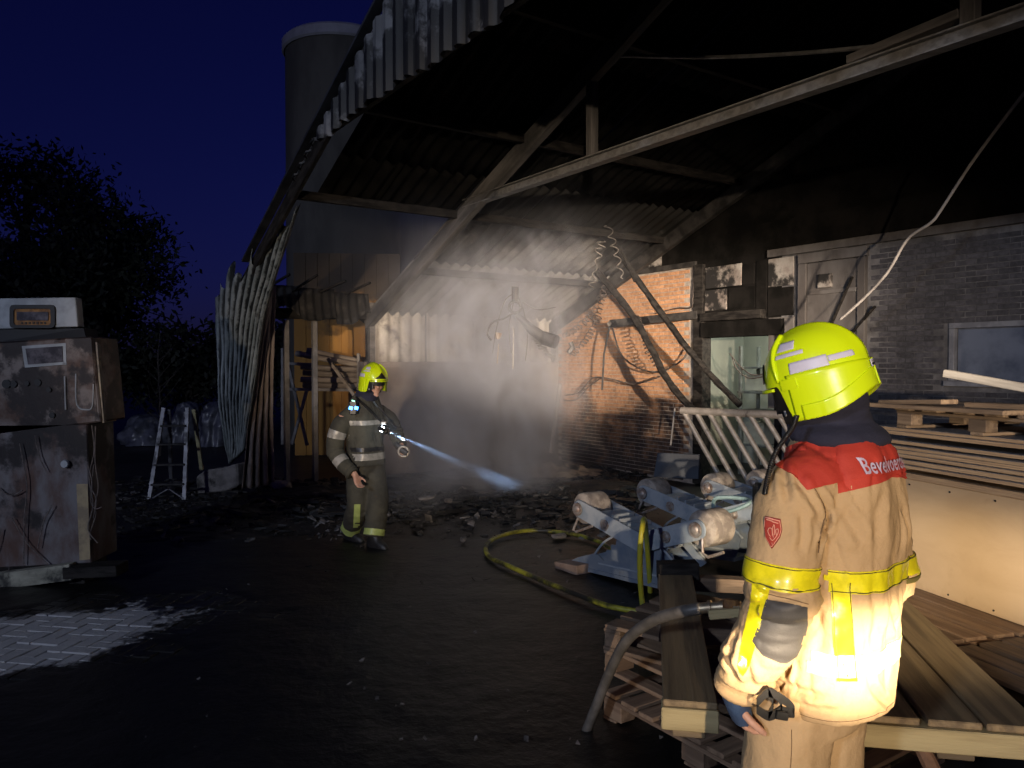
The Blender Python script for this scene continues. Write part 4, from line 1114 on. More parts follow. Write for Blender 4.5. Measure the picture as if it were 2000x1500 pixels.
m_ply = mat('birch_plywood', (0.52, 0.385, 0.24), (0.48, 0.35, 0.215), rough=0.6, scale=1.6, stretch=(1, 1, 2.5), bump=0.10, bscale=20, dist=0.6, soot=(2.2, .56, .74, (0.36, .25, .145)), detail=7)
m_ply_edge = mat('plywood_edge', (0.46, 0.33, 0.20), (0.30, 0.20, 0.12), rough=0.8, scale=4, stretch=(1, 1, 60), bump=0.2)
crate = empty('plywood_crate', kq(0.4, 0.4, 0.292), 'large pale plywood crate, brightly lit, at the right edge', 'crate')
RQ = Matrix((Q, QR, Z)).transposed()
def kbox(name, q0, q1, r0, r1, z0, z1, material, parent, bevel=0.003):
    me = box_mesh((q1 - q0, r1 - r0, z1 - z0), material, bevel); o = link(name, me, parent)
    M4 = RQ.to_4x4(); M4.translation = kq((q0 + q1) / 2, (r0 + r1) / 2, (z0 + z1) / 2) - (wloc(parent) if parent else V((0, 0, 0))); o.matrix_local = M4; return o
kbox('side_panel', -0.55, 1.7, 0.0, 0.018, 0.295, 1.02, m_ply, crate)
kbox('side_panel', -0.55, 1.7, 0.98, 1.0, 0.295, 1.02, m_ply, crate)
kbox('end_panel', -0.549, -0.531, 0.019, 0.979, 0.296, 1.019, m_ply, crate)
kbox('end_panel', 1.681, 1.699, 0.019, 0.979, 0.296, 1.019, m_ply, crate)
kbox('lid', -0.57, 1.72, -0.012, 1.01, 1.022, 1.062, m_ply_edge, crate)
for k in range(7): MB().lathe([(.006, -.003), (.006, .002)], kq(-0.4 + .33 * k, -0.002, 0.985), QR, 8).build('screw', m_dark, crate)
for k in range(7): MB().lathe([(.006, -.003), (.006, .002)], kq(-0.4 + .33 * k, -0.002, 0.325), QR, 8).build('screw', m_dark, crate)
m_sheet_e = mat('panel_edge', (0.50, 0.36, 0.22), (0.34, 0.23, 0.14), rough=0.8, scale=5, stretch=(.5, 1, 30), bump=0.2)
m_sheet_f = mat('grey_filmed_panel', (0.20, 0.20, 0.22), (0.30, 0.29, 0.29), rough=0.5, scale=2)
zc = 1.10
kbox('bearer', -0.3, -0.2, 0.05, 0.95, 1.063, 1.099, m_pal_dark, crate); kbox('bearer', 1.2, 1.3, 0.05, 0.95, 1.063, 1.099, m_pal_dark, crate)
labs = ['lowest grey edged panel in the stack on the crate', 'second panel from the bottom of the stack on the crate', 'third panel from the bottom of the stack on the crate', 'fourth panel from the bottom of the stack on the crate',
        'fifth panel from the bottom of the stack, shifted aside', 'sixth panel from the bottom of the stack on the crate', 'second panel from the top, under the grey filmed one', 'topmost grey filmed panel under the upper pallet']
for k in range(8):
    th = (0.020, 0.026, 0.022, 0.024, 0.018, 0.022, 0.024, 0.020)[k]
    q0 = -0.42 + random.uniform(-.14, .1)
    r0 = (-0.06, -0.02, -0.03, 0.0, -0.01, 0.05, 0.02, 0.04)[k]
    o = kbox('panel', q0, 1.75 + random.uniform(-.05, .1), r0, 0.95 + r0, zc, zc + th, m_sheet_e, None, 0.002)
    o.rotation_euler.rotate_axis('Z', random.uniform(-.02, .02))
    tag(o, labs[k], 'panel', 'stack of panels on the crate')
    f_ = MB().box((0, 0, th / 2 + 0.0012), (o.dimensions.x * .995, o.dimensions.y * .985, 0.0018)).mesh('film', mat=m_sheet_f); fo = link('film_face', f_, o)
    zc += th + (0.012 if k in (1, 4, 5) else 0.004)
    if k == 5: zc += 0.03
for q in (0.0, 0.9):
    o = kbox('spacer', q, q + .04, 0.1, 0.9, zc - 0.05 - 0.0 - 0.03, zc - 0.052, m_pal, crate) if False else None
m_old = mat('old_pallet_wood', (0.28, 0.20, 0.13), (0.15, 0.105, 0.07), rough=0.9, scale=4, stretch=(0.4, 5, 5), bump=0.6, bscale=12, rvar=0.2, detail=8)
tp = pallet('wooden_pallet', kq(0.45, 0.50, zc + 0.002), angQ, 1.3, 1.0, 'old rough pallet lying on top of the panel stack', m_old, None, nb=6, bw=0.13, seed=31)
o = board('broken_board', kq(-0.35, 0.05, zc + 0.17), kq(0.25, 0.0, zc + 0.20), 0.13, 0.03, m_old); tag(o, 'splintered board lying loose on the old pallet', 'timber')
rb = random.Random(8)
for k, (q0, q1, r0, dz, lab) in enumerate(((-0.45, 0.75, 0.02, .150, 'grey weathered board along the near edge of the old pallet'), (-0.2, 1.1, 0.30, .150, 'wide brown board across the middle of the old pallet'), (0.3, 1.3, 0.12, .182, 'short thick board topmost on the old pallet'), (-0.5, 0.2, 0.55, .152, 'broken board end at the far side of the old pallet'))):
    o = board('loose_board', kq(q0, r0, zc + dz), kq(q1, r0 + rb.uniform(-.1, .1), zc + dz + .01), rb.uniform(.12, .2), rb.uniform(.026, .04), m_old); tag(o, lab, 'timber', 'loose boards on the old pallet')
m_whitew = mat('whitewashed_lath', (0.42, 0.40, 0.36), (0.30, 0.28, 0.25), rough=0.8, scale=4, stretch=(.4, 4, 4), bump=0.3)
o = board('white_lath', at(1846, 729, 5.0), at(2060, 768, 4.4), 0.05, 0.05, m_whitew); tag(o, 'pale drilled lath sticking up from the top pallet under the window', 'timber')
MB().lathe([(0.010, -0.004), (0.010, 0.004)], at(1934, 742, 4.68), V((0, 1, 0)), 10).build('drill_hole', m_dark, o) if False else None
# broom handle / round timber at the lower right
o = MB().tube([at(1765, 1390, 2.72), at(1790, 1440, 2.66), at(1830, 1520, 2.55)], [0.022, 0.026, 0.028], 10).build('round_stake', mat('reddish_stake', (0.28, 0.15, 0.08), (0.19, 0.10, 0.055), rough=0.8, scale=6, bump=0.4)); tag(o, 'reddish round stake leaning under the platform at lower right', 'timber')

# ------------------------------------------------------------------ things by the rear wall
m_galv = mat('galvanised_tube', (0.46, 0.42, 0.38), (0.33, 0.30, 0.27), rough=0.5, metal=0.4, scale=9, soot=(3, .60, .72, (0.05, .045, .042)))
rail = empty('slanting_rack', gr(1430, 905), 'galvanised tube rack with slanting bars leaning by the doorway', 'rack')
T0, T1 = at(1331, 802, 8.7), at(1560, 812, 7.75)
MB().tube([T0, T1], 0.042, 14).build('top_tube', m_galv, rail, smooth=40)
for k in range(9):
    t_ = 0.03 + 0.118 * k
    a = T0.lerp(T1, t_) + Z * -0.03; b = a + (at(1418, 955, 8.3) - at(1340, 815, 8.7)) * 1.0; b.z = max(b.z, 0.12)
    MB().tube([a, b], 0.028, 10).build('bar', m_galv, rail, smooth=40)
MB().tube([T0 + (at(1418, 955, 8.3) - at(1340, 815, 8.7)) + Z * -.05, T1 + (at(1418, 955, 8.3) - at(1340, 815, 8.7)) + Z * -.05], 0.03, 10).build('bottom_tube', m_galv, rail, smooth=40)
o = MB().prism([at(1284, 884, 9.3), at(1366, 888, 9.2), at(1364, 936, 9.2), at(1276, 932, 9.3)], V((0.02, 0.03, 0))).build('steel_plate', mat('dark_blue_plate', (0.05, 0.065, 0.09), (0.035, 0.042, 0.06), rough=0.6, scale=4), bevel=0.004); tag(o, 'dark blue steel plate standing in front of the brick wall', 'steel plate')
o = MB().tube([at(1310, 870, 10.2), at(1318, 798, 10.3)], 0.012, 8).build('thin_rod', m_galv); tag(o, 'thin upright rod behind the blue steel plate', 'rod')
o = MB().tube([at(1076, 884, 12.9), at(1093, 752, 13.6)], 0.032, 10).build('steel_pipe', m_galv, smooth=40); tag(o, 'pale steel pipe leaning in the wall corner', 'pipe')

# charred beams fallen across the brick wall, swing frame
def fallen(pts, w, label):
    P = [onp(u, v, bp(0, EW - d), E) for u, v, d in pts]
    mb = MB()
    path = smoothpath(P, 10)
    mb.tube([p + V((noise.noise(p * 5), noise.noise(p * 5 + V((9, 0, 0))), noise.noise(p * 5 + V((0, 9, 0))))) * 0.012 for p in path], [w * (1 + .25 * noise.noise(p * 9)) for p in path], 7)
    o = mb.build('charred_beam', m_char, smooth=50); return tag(o, label, 'charred beam', 'charred beams across the brick wall')
fallen([(1200, 478, 1.1), (1262, 570, 0.9), (1350, 690, 0.7), (1445, 792, 0.5)], 0.046, 'upper charred beam slanting down over the bricks to the doorway')
fallen([(1165, 528, 1.2), (1240, 622, 1.1), (1300, 735, 1.0), (1352, 800, 0.9)], 0.050, 'lower charred beam slanting down to the tube rack')
fallen([(1210, 482, 1.25), (1240, 550, 1.2)], 0.022, 'short charred batten crossing the head of the upper beam')
sf = empty('swing_frame', bp(1.6, EW - 0.4, 2.0), 'dark steel swing arm fixed to the brick wall', 'bracket')
f0, f1 = onp(1192, 632, bp(0, EW - 0.45), E), onp(1362, 615, bp(0, EW - 0.08), E)
board('arm', f0, f1, 0.05, 0.12, m_steel_sooty, sf)
MB().tube([f0, onp(1180, 690, bp(0, EW - 0.45), E), onp(1176, 762, bp(0, EW - 0.45), E)], 0.016, 8).build('hanger', m_steel_sooty, sf)
MB().lathe([(0.04, -0.03), (0.05, 0), (0.04, 0.03)], f0, E, 12).build('pivot', m_galv, sf)
MB().lathe([(0.05, -0.03), (0.05, 0.03)], onp(1243, 622, bp(0, EW - 0.55), E), E, 14).build('pivot', m_steel_sooty, sf)

# coiled air hoses
m_coil = mat('scorched_coil_hose', (0.05, 0.04, 0.036), (0.09, 0.07, 0.06), rough=0.5, scale=12)
m_coil_w = mat('pale_coil_hose', (0.20, 0.185, 0.17), (0.10, 0.09, 0.085), rough=0.6, scale=12)  # paler tone than the other coils
def coil(pts, turns, r, tr, material, label):
    path = smoothpath([onp(u, v, bp(0, EW - d), E) for u, v, d in pts], 40)
    n = int(turns * 12); out = []
    t0 = (path[-1] - path[0]).normalized(); a1 = t0.cross(E).normalized()
    for i in range(n + 1):
        x = i / n * (len(path) - 1); j = min(int(x), len(path) - 2); c = path[j].lerp(path[j + 1], x - j)
        q = 2 * math.pi * turns * i / n + 0.6 * math.sin(i * 0.07)
        rr_ = r * (0.85 + 0.9 * noise.noise(V((i * .045, r * 50, turns)))); q += 2.2 * noise.noise(V((i * .03, turns, r)))
        out.append(c + a1 * rr_ * math.cos(q) + E * rr_ * math.sin(q))
    o = MB().tube(out, tr, 5).build('coiled_hose', material, smooth=True, recalc=False)
    return tag(o, label, 'coiled hose', 'burnt coiled air hoses')
coil([(1184, 432, 1.4), (1196, 470, 1.3), (1206, 505, 1.25), (1216, 545, 1.2)], 6, 0.05, 0.008, m_coil_w, 'pale coil hanging from the roof above the brick wall')
coil([(1176, 470, 1.8), (1166, 510, 1.8), (1158, 560, 1.8)], 5, 0.05, 0.007, m_coil_w, 'short pale coil left of the long pale one under the rafter')
coil([(1182, 560, 0.5), (1158, 610, 0.5), (1128, 640, 0.5), (1102, 655, 0.5)], 15, 0.058, 0.008, m_coil, 'upper dark coil curving left over the lit bricks')
coil([(1180, 572, 0.3), (1166, 620, 0.3), (1148, 660, 0.3), (1116, 692, 0.3)], 19, 0.060, 0.008, m_coil, 'lower dark coil running down-left beside the upper coil')
coil([(1246, 626, 0.5), (1258, 660, 0.5), (1272, 695, 0.5), (1292, 722, 0.5)], 15, 0.058, 0.008, m_coil, 'dark coil hanging from the swing arm pivot')
coil([(1044, 660, 2.2), (1062, 682, 2.0), (1086, 700, 1.8)], 10, 0.05, 0.010, m_coil_w, 'grey coil under the burnt extraction arm')
def cable(pts, r, material, label, P=None):
    o = MB().tube(smoothpath([onp(u, v, bp(0, EW - d), E) for u, v, d in pts], 10), r, 6).build('cable', material, smooth=True); return tag(o, label, 'cable', 'burnt cables at the rear wall')
cable([(1196, 640, .4), (1212, 690, .3), (1240, 715, .25), (1285, 727, .2), (1330, 705, .2), (1345, 680, .15)], 0.014, m_coil, 'thick sagging cable looping from the swing arm to the door post')
cable([(1105, 772, .2), (1130, 766, .2), (1160, 738, .2), (1200, 742, .2), (1240, 750, .2), (1290, 735, .2)], 0.012, m_coil, 'lower sagging cable running along the brick wall')
cable([(1100, 782, .15), (1126, 780, .15), (1150, 755, .15), (1178, 736, .15)], 0.010, m_coil, 'short dark cable below the sagging one near the corner')
cable([(1355, 545, .05), (1353, 580, .05), (1350, 600, .05), (1322, 602, .05), (1280, 612, .05)], 0.010, m_coil, 'thin cable edging the lit brick patch')
m_cab = mat('pale_dusty_cable', (0.34, 0.32, 0.31), (0.24, 0.225, 0.22), rough=0.6, scale=8)
o = MB().tube(smoothpath([at(2030, 150, 6.3), at(1990, 195, 6.4), at(1900, 315, 6.9), at(1838, 410, 7.3), at(1818, 435, 7.4), at(1772, 468, 7.7), at(1735, 530, 7.9), at(1690, 580, 8.2), at(1640, 625, 8.5)], 8), 0.014, 8).build('hanging_cable', m_cab, smooth=True)
tag(o, 'pale loose cable hanging from the roof down across the grey wall', 'cable')
# cables in the doorway
for k, (pts, lab) in enumerate(((((1425, 690), (1445, 715), (1470, 732), (1500, 728)), 'upper thin cable drooping in the doorway'), (((1430, 698), (1440, 722), (1462, 738), (1490, 736)), 'lower thin cable drooping in the doorway'))):
    o = MB().tube(smoothpath([onp(u, v, bp(0, EW + .1), E) for u, v in pts], 8), 0.009, 6).build('cable', m_coil, smooth=True); tag(o, lab, 'cable', 'burnt cables at the rear wall')

# burnt extraction arm hanging in the smoke
m_duct = mat('sooty_duct', (0.07, 0.064, 0.062), (0.03, 0.027, 0.026), rough=0.5, metal=0.4, scale=7, bump=0.2)
arm = empty('extraction_arm', at(1005, 600, 11.2), 'burnt extraction arm with ring lamp hanging in the smoke', 'extraction arm')
MB().tube([at(1006, 560, 11.2), at(1006, 590, 11.2)], 0.05, 12).build('stem', m_duct, arm)
for pts in (((1000, 575), (985, 590), (970, 640), (962, 690)), ((1012, 580), (1024, 612), (1030, 660), (1026, 705)), ((1004, 585), (994, 640), (999, 690)), ((1020, 590), (1050, 605), (1085, 600))):
    MB().tube(smoothpath([at(u, v, 11.2) for u, v in pts], 5), 0.007, 5).build('loose_wire', m_duct, arm)
MB().tube([at(1006, 600, 11.2) + V((math.cos(a) * 0.085, 0, math.sin(a) * 0.085)) for a in [2 * math.pi * k / 20 for k in range(21)]], 0.022, 8).build('ring', m_duct, arm, smooth=True)
MB().tube([at(1010, 615, 11.2), at(1040, 645, 11.1), at(1062, 660, 11.1)], [0.04, 0.075, 0.085], 14).build('arm_tube', m_duct, arm, smooth=40)
MB().tube([at(1062, 660, 11.1), at(1086, 668, 11.0)], [0.10, 0.10], 16).build('nozzle', m_duct, arm, smooth=40)
MB().tube([at(1110, 690, 12.2), at(1118, 678, 12.2), at(1114, 668, 12.2)], 0.04, 10).build('hook', m_duct, arm)
MB().tube([at(1003, 640, 11.2), at(1002, 720, 11.2)], 0.012, 6).build('chain', m_galv, arm)
MB().tube(smoothpath([at(1000, 612, 11.2), at(985, 622, 11.2), at(962, 630, 11.2), at(952, 650, 11.2), at(960, 665, 11.2)], 5), 0.014, 8).build('hose_stub', m_duct, arm, smooth=True)
o = MB().tube([at(972, 662, 11.0), at(974, 650, 11.0)], [0.03, 0.05], 8)
o.tube([at(974, 672, 11.0), at(971, 710, 11.0)], 0.008, 6); o = o.build('hand_torch_remnant', mat('scorched_tag', (0.35, 0.24, 0.14), (0.22, .15, .09), rough=.7, scale=9), arm)

# ------------------------------------------------------------------ burnt debris on the floor
m_debris = mat('burnt_debris', (0.008, 0.0075, 0.0075), (0.11, 0.10, 0.095), rough=0.65, scale=3.5, bump=0.6, lo=0.55, hi=0.72, world=True)
m_ash = mat('pale_ash_rubble', (0.34, 0.28, 0.21), (0.16, 0.125, 0.095), rough=0.95, scale=5, bump=0.8, bscale=14, soot=(4, .52, .62, (0.02, .018, .016)))
rs = random.Random(3)
db = MB()
for k in range(8200):
    if k < 6000: u, v = rs.uniform(230, 1260), 905 + abs(rs.gauss(0, 1)) * 85
    else: u, v = rs.uniform(200, 1300), rs.uniform(900, 1400)
    if v > 1480 or v < 903: continue
    p = gr(u, v)
    if (p.x < -2.2 and 4.0 < p.y < 5.8) or p.y > 13.6 or (p - bp(0, 0)).dot(S) < 0.15 and p.y > 12: continue
    sc_ = rs.choice((0.012, 0.018, 0.025, 0.04, 0.06)) * (1 if k < 6000 else .35) * (1 if p.y > 9.0 else .3 if p.y < 8 else .6) * (.5 + rs.random() ** 2)
    R = Matrix.Rotation(rs.uniform(0, 6.28), 3, 'Z') @ Matrix.Rotation(rs.uniform(-.5, .5), 3, 'X')
    db.box(p + Z * (sc_ * .2), (sc_ * rs.uniform(1, 4), sc_ * rs.uniform(.6, 1.6), sc_ * rs.uniform(.25, .7)), R)
o = db.build('burnt_debris', m_debris, loc=(0, 0, 0)); tag(o, 'charred fragments scattered over the ground', 'debris', kind='stuff')
def mound(name, u, v, w, d, h, material, seed, label):
    c = gr(u, v); mb = MB()
    def fn(a, b):
        th = a * 2 * math.pi; rr_ = 1 - b
        k_ = 1 + 0.35 * noise.fractal(V((math.cos(th) * 1.4 + seed, math.sin(th) * 1.4, rr_ * 2)), 1, 2, 5)
        return V((c.x + math.cos(th) * rr_ * w * k_, c.y + math.sin(th) * rr_ * d * k_, max(-0.03, h * (1 - rr_ ** 1.5) * (0.75 + 0.5 * noise.fractal(V((math.cos(th) * rr_ * 3, math.sin(th) * rr_ * 3, seed)), 1, 2, 5)) - 0.02)))
    mb.sheet(fn, 64, 26)
    o = mb.build(name, material, smooth=50)
    return tag(o, label, 'rubble')
mound('ash_heap', 1080, 925, 0.85, 0.55, 0.22, m_ash, 2.0, 'pale ash and sand heap smouldering in front of the wall corner')
mound('char_heap', 880, 948, 1.5, 0.7, 0.16, m_debris, 6.0, 'black charred heap in front of the smoking firefighter beam')
mound('char_heap', 1180, 950, 0.9, 0.5, 0.14, m_debris, 8.0, 'black charred heap left of the roller stands')
mound('char_heap', 640, 960, 1.1, 0.5, 0.12, m_debris, 12.0, 'low charred heap left behind the walking firefighter')
mound('char_heap', 330, 1050, 1.3, 0.4, 0.07, m_debris, 15.0, 'flat charred heap right of the fuel pump')
# pale flakes, each a thing of its own
fl_labels = ['pale flake lying right of the walking firefighter boots', 'grey flake in the debris below the torch beam', 'pale flat piece at the foot of the char heap', 'pale piece under the smoke, left of the ash heap', 'grey slab inside the hose loop', 'small pale lump left of the hose loop']
for k, (u, v, w) in enumerate(((752, 1015, .16), (832, 980, .26), (876, 985, .16), (960, 940, .3), (1092, 1056, .2), (905, 1063, .1))):
    p = gr(u, v); o = rock('ash_flake', (p.x, p.y, 0.05), (w, w * .7, 0.06), m_stone, 20 + k, rot=k); tag(o, fl_labels[k], 'rubble', 'pale flakes in the debris')
# mud smears on the pavement at the bottom, near the centre: flat pale stones
for k, (u, v, w) in enumerate(((558, 1420, .2), (560, 1442, .26), (610, 1480, .3), (770, 1470, .3), (900, 1395, .14), (940, 1440, .25))):
    pass

m_fleck = mat('pale_ash_fleck', (0.19, 0.175, 0.165), (0.04, 0.037, 0.036), rough=0.8, scale=6, bump=0.4, world=True)
fk = MB(); rs = random.Random(21)
cl = [(rs.uniform(560, 1180), rs.uniform(945, 1060)) for _ in range(26)] + [(rs.uniform(240, 640), rs.uniform(960, 1120)) for _ in range(12)]
for k in range(640):
    if k < 400:
        c = rs.choice(cl); u, v = c[0] + rs.gauss(0, 22), c[1] + rs.gauss(0, 7)
    else: u, v = rs.uniform(180, 1300), rs.uniform(930, 1480)
    p = gr(u, v)
    if p.y > 13 or p.y < 3.2 or (k < 400 and p.y < 7.6): continue
    z_ = rs.choice((.005, .008, .012, .02, .045)) * (1 if k < 400 else .3)
    R = Matrix.Rotation(rs.uniform(0, 6.28), 3, 'Z') @ Matrix.Rotation(rs.uniform(-.6, .6), 3, 'X') @ Matrix.Rotation(rs.uniform(-.6, .6), 3, 'Y')
    ps = [p + Z * (.022 + z_ * .3) + R @ V((math.cos(a) * z_ * rs.uniform(.6, 1.8), math.sin(a) * z_ * rs.uniform(.5, 1.1), 0)) for a in ((0, 1.4, 3.0, 4.6) if k % 2 else (0, 1.9, 3.9))]
    fk.prism(ps, Z * z_ * .35)
o = fk.build('ash_flecks', m_fleck, loc=(0, 0, 0)); tag(o, 'pale flecks of ash and plaster over the debris', 'debris', kind='stuff')
# ------------------------------------------------------------------ firefighters
m_skin = mat('skin', (0.52, 0.30, 0.22), (0.46, 0.25, 0.18), rough=0.55, scale=20, bump=0.1, bscale=120)
m_tan = mat('tan_aramid', (0.50, 0.345, 0.185), (0.43, 0.29, 0.15), rough=0.85, scale=3, bump=0.7, bscale=22, soot=(5, .60, .78, (0.27, .175, .09)), detail=10)
m_olive = mat('dimmed_olive_aramid', (0.058, 0.056, 0.042), (0.030, 0.029, 0.023), rough=0.85, scale=4, bump=0.25, bscale=120)  # gear darkened to olive, the dimmer light on him put into the colour
m_red = mat('red_yoke_cloth', (0.46, 0.040, 0.022), (0.40, 0.032, 0.018), rough=0.75, scale=6, bump=0.2, bscale=260)
m_yel = mat('yellow_reflective_tape', (0.80, 0.72, 0.015), (0.66, 0.60, 0.012), rough=0.32, scale=30, bump=0.2, bscale=22, coat=0.4)
m_yel2 = mat('yellow_green_tape', (0.42, 0.50, 0.16), (0.34, 0.42, 0.13), rough=0.4, scale=20)
m_silver = mat('silver_tape', (0.32, 0.31, 0.29), (0.22, 0.215, 0.20), rough=0.35, scale=20)
m_patchg = mat('grey_elbow_patch', (0.055, 0.052, 0.052), (0.045, 0.043, 0.043), rough=0.6, scale=10, bump=0.15, bscale=200)
m_navy = mat('navy_knit', (0.012, 0.013, 0.030), (0.018, 0.019, 0.040), rough=0.9, scale=8, bump=0.3, bscale=150)
m_cuff = mat('blue_knit_cuff', (0.035, 0.07, 0.15), (0.025, 0.05, 0.11), rough=0.9, scale=20, bump=0.4, bscale=180)
m_helm = mat('fluorescent_helmet_shell', (0.60, 0.78, 0.006), (0.42, 0.52, 0.012), rough=0.28, scale=7, coat=0.5, lo=.56, hi=.85, detail=9, bump=.03, bscale=40)
m_helm_in = mat('helmet_liner', (0.010, 0.010, 0.011), (0.018, 0.018, 0.019), rough=0.6, scale=20)
m_refl = mat('grey_reflective_sticker', (0.56, 0.54, 0.66), (0.50, 0.49, 0.60), rough=0.4, scale=12)
m_blackp = mat('black_plastic', (0.010, 0.010, 0.010), (0.016, 0.015, 0.015), rough=0.35, scale=20)
m_stitch = mat('dark_stitching', (0.10, 0.085, 0.02), rough=0.9)
m_hem = mat('dark_thread', (0.16, 0.10, 0.05), rough=0.9)
m_letter = mat('lilac_reflective_lettering', (0.52, 0.44, 0.56), (0.44, 0.37, 0.48), rough=0.4, scale=30)
m_boot = mat('black_boot_leather', (0.012, 0.011, 0.011), (0.02, 0.018, 0.017), rough=0.5, scale=12, bump=0.2)
m_visor = bpy.data.materials.new('clear_visor'); m_visor.use_nodes = True
_n = m_visor.node_tree.nodes; _l = m_visor.node_tree.links
_t = _n.new('ShaderNodeBsdfTransparent'); _t.inputs[0].default_value = (0.85, 0.9, 0.8, 1); _x = _n.new('ShaderNodeMixShader'); _g = _n.new('ShaderNodeBsdfGlossy'); _g.inputs['Roughness'].default_value = 0.05
_fr = _n.new('ShaderNodeFresnel'); _l.new(_fr.outputs[0], _x.inputs[0]); _l.new(_t.outputs[0], _x.inputs[1]); _l.new(_g.outputs[0], _x.inputs[2]); _l.new(_x.outputs[0], _n['Material Output'].inputs[0])

def bvh_of(me): return BVHTree.FromPolygons([v.co.copy() for v in me.vertices], [tuple(p.vertices) for p in me.polygons])

def surf_sheet(bvh, rays, off, keep=None):
    """rays: grid of (origin, direction); returns an MB sheet lying `off` above the surface hit, walled down to it"""
    mb = MB(); idx = {}; nr = []
    for i, row in enumerate(rays):
        for j, (o_, d_) in enumerate(row):
            h, n, _, _ = bvh.ray_cast(o_, V(d_).normalized())
            if h is None: continue
            if keep and not keep(h): continue
            if n.dot(d_) > 0: n = -n
            idx[i, j] = len(mb.v); mb.v.append(h + n * off); nr.append(n)
    fs = []
    for i in range(len(rays) - 1):
        for j in range(len(rays[0]) - 1):
            q = [(i, j), (i + 1, j), (i + 1, j + 1), (i, j + 1)]
            if all(t in idx for t in q):
                w = [idx[t] for t in q]
                if max((mb.v[w[k]] - mb.v[w[k - 1]]).length for k in range(4)) < .035: fs.append(tuple(w))
    cnt = {}
    for f in fs:
        for k in range(4): e = (f[k - 1], f[k]); cnt[tuple(sorted(e))] = cnt.get(tuple(sorted(e)), 0) + 1
    used = sorted({i for f in fs for i in f}); re_ = {o_: n_ for n_, o_ in enumerate(used)}; n0 = len(used)
    top = [mb.v[i] for i in used]; low = [mb.v[i] - nr[i] * (off + .002) for i in used]
    mb.f = [tuple(re_[i] for i in f) for f in fs]
    for f in fs:
        for k in range(4):
            if cnt[tuple(sorted((f[k - 1], f[k])))] == 1: a_, b_ = re_[f[k - 1]], re_[f[k]]; mb.f.append((a_, a_ + n0, b_ + n0, b_))
    mb.v = top + low
    return mb

def px_grid(corners, nu, nv):
    """camera rays through a pixel quad: corners tl, tr, br, bl (each may be a list of edge points down both sides)"""
    left, right = corners
    def side(s, t):
        x = t * (len(s) - 1); i = min(int(x), len(s) - 2); f = x - i
        return (s[i][0] * (1 - f) + s[i + 1][0] * f, s[i][1] * (1 - f) + s[i + 1][1] * f)
    g = []
    for j in range(nv + 1):
        a, b = side(left, j / nv), side(right, j / nv)
        g.append([(CAM, ray(a[0] + (b[0] - a[0]) * i / nu, a[1] + (b[1] - a[1]) * i / nu)) for i in range(nu + 1)])
    return g

def ell(c, R_, F_, a, b, n=28, k=2.5):
    out = []
    for i in range(n):
        q = 2 * math.pi * i / n; cs, sn = math.cos(q), math.sin(q)
        out.append(V(c) + R_ * (a * math.copysign(abs(cs) ** (2 / k), cs)) + F_ * (b * math.copysign(abs(sn) ** (2 / k), sn)))
    return out

def seg_dist(P, A, B):
    A, B = np.array(A), np.array(B); d = B - A
    t = np.clip(((P - A) @ d) / (d @ d), 0, 1)
    return np.linalg.norm(P - (A + t[:, None] * d), axis=1), t

def hand(mb, W, D, N, side, curl=0.55, scale=1.0):
    """wrist W, pointing D, palm facing N; side +1 puts the thumb on D x N"""
    D = V(D).normalized(); N = (V(N) - D * V(N).dot(D)).normalized(); T = D.cross(N) * side
    s = scale
    rings = []
    for x, w, t in ((-0.01, .028, .021), (0.02, .034, .019), (0.06, .042, .018), (0.09, .041, .015)):
        rings.append(ell(W + D * (x * s), T, N, w * s, t * s, 12, 2.4))
    mb.loft(rings)
    for k, (y, L_) in enumerate(((.030, .070), (.010, .078), (-.010, .073), (-.029, .058))):
        p = W + D * (.085 * s) + T * (y * s); a = 0.18 + curl * .5; pts = [p - D * .02 * s, p]; d = D
        for q in range(3):
            d = (D * math.cos(a) + N * math.sin(a)); p = p + d * (L_ * s * (0.45, .32, .23)[q]); pts.append(p); a += curl
        mb.tube(pts, [.0095 * s, .0095 * s, .009 * s, .0082 * s, .0068 * s], 8)
    p = W + D * (.02 * s) + T * (.026 * s); d = (D * .62 + T * .62 + N * .35).normalized(); p1 = p + d * .045 * s; p2 = p1 + (D * .85 + T * .2 + N * .45).normalized() * .032 * s; p3 = p2 + (D * .9 + N * .4).normalized() * .022 * s
    mb.tube([p, p1, p2, p3], [.013 * s, .0115 * s, .0105 * s, .008 * s], 8)

def head_mesh(mb, C, HR, HF, HU):
    """head: cranium, jaw, brow, nose, lips, chin, ears"""
    def P(x, y, z): return C + HR * x + HF * y + HU * z
    def blob(c, r, n=14):
        rings = []
        for i in range(1, n):
            ph = math.pi * i / n
            rings.append([P(c[0] + r[0] * math.sin(ph) * math.cos(q), c[1] + r[1] * math.sin(ph) * math.sin(q), c[2] + r[2] * math.cos(ph)) for q in [2 * math.pi * k / 18 for k in range(18)]])
        mb.loft(rings)
    blob((0, -.010, .035), (.075, .095, .088)); blob((0, .020, -.025), (.062, .070, .085)); blob((0, .040, -.075), (.040, .045, .034))
    blob((0, .082, .030), (.052, .014, .010)); blob((0, .088, -.062), (.024, .010, .007)); blob((0, .086, -.050), (.026, .010, .006)); blob((0, .078, -.098), (.020, .016, .014))
    mb.tube([P(0, .078, .022), P(0, .092, .0), P(0, .106, -.022)], [.008, .010, .014], 8)
    for sx in (-1, 1):
        blob((.045 * sx, .066, -.020), (.022, .018, .020)); blob((.076 * sx, -.005, -.005), (.008, .018, .030)); blob((.012 * sx, .092, -.026), (.008, .010, .007))

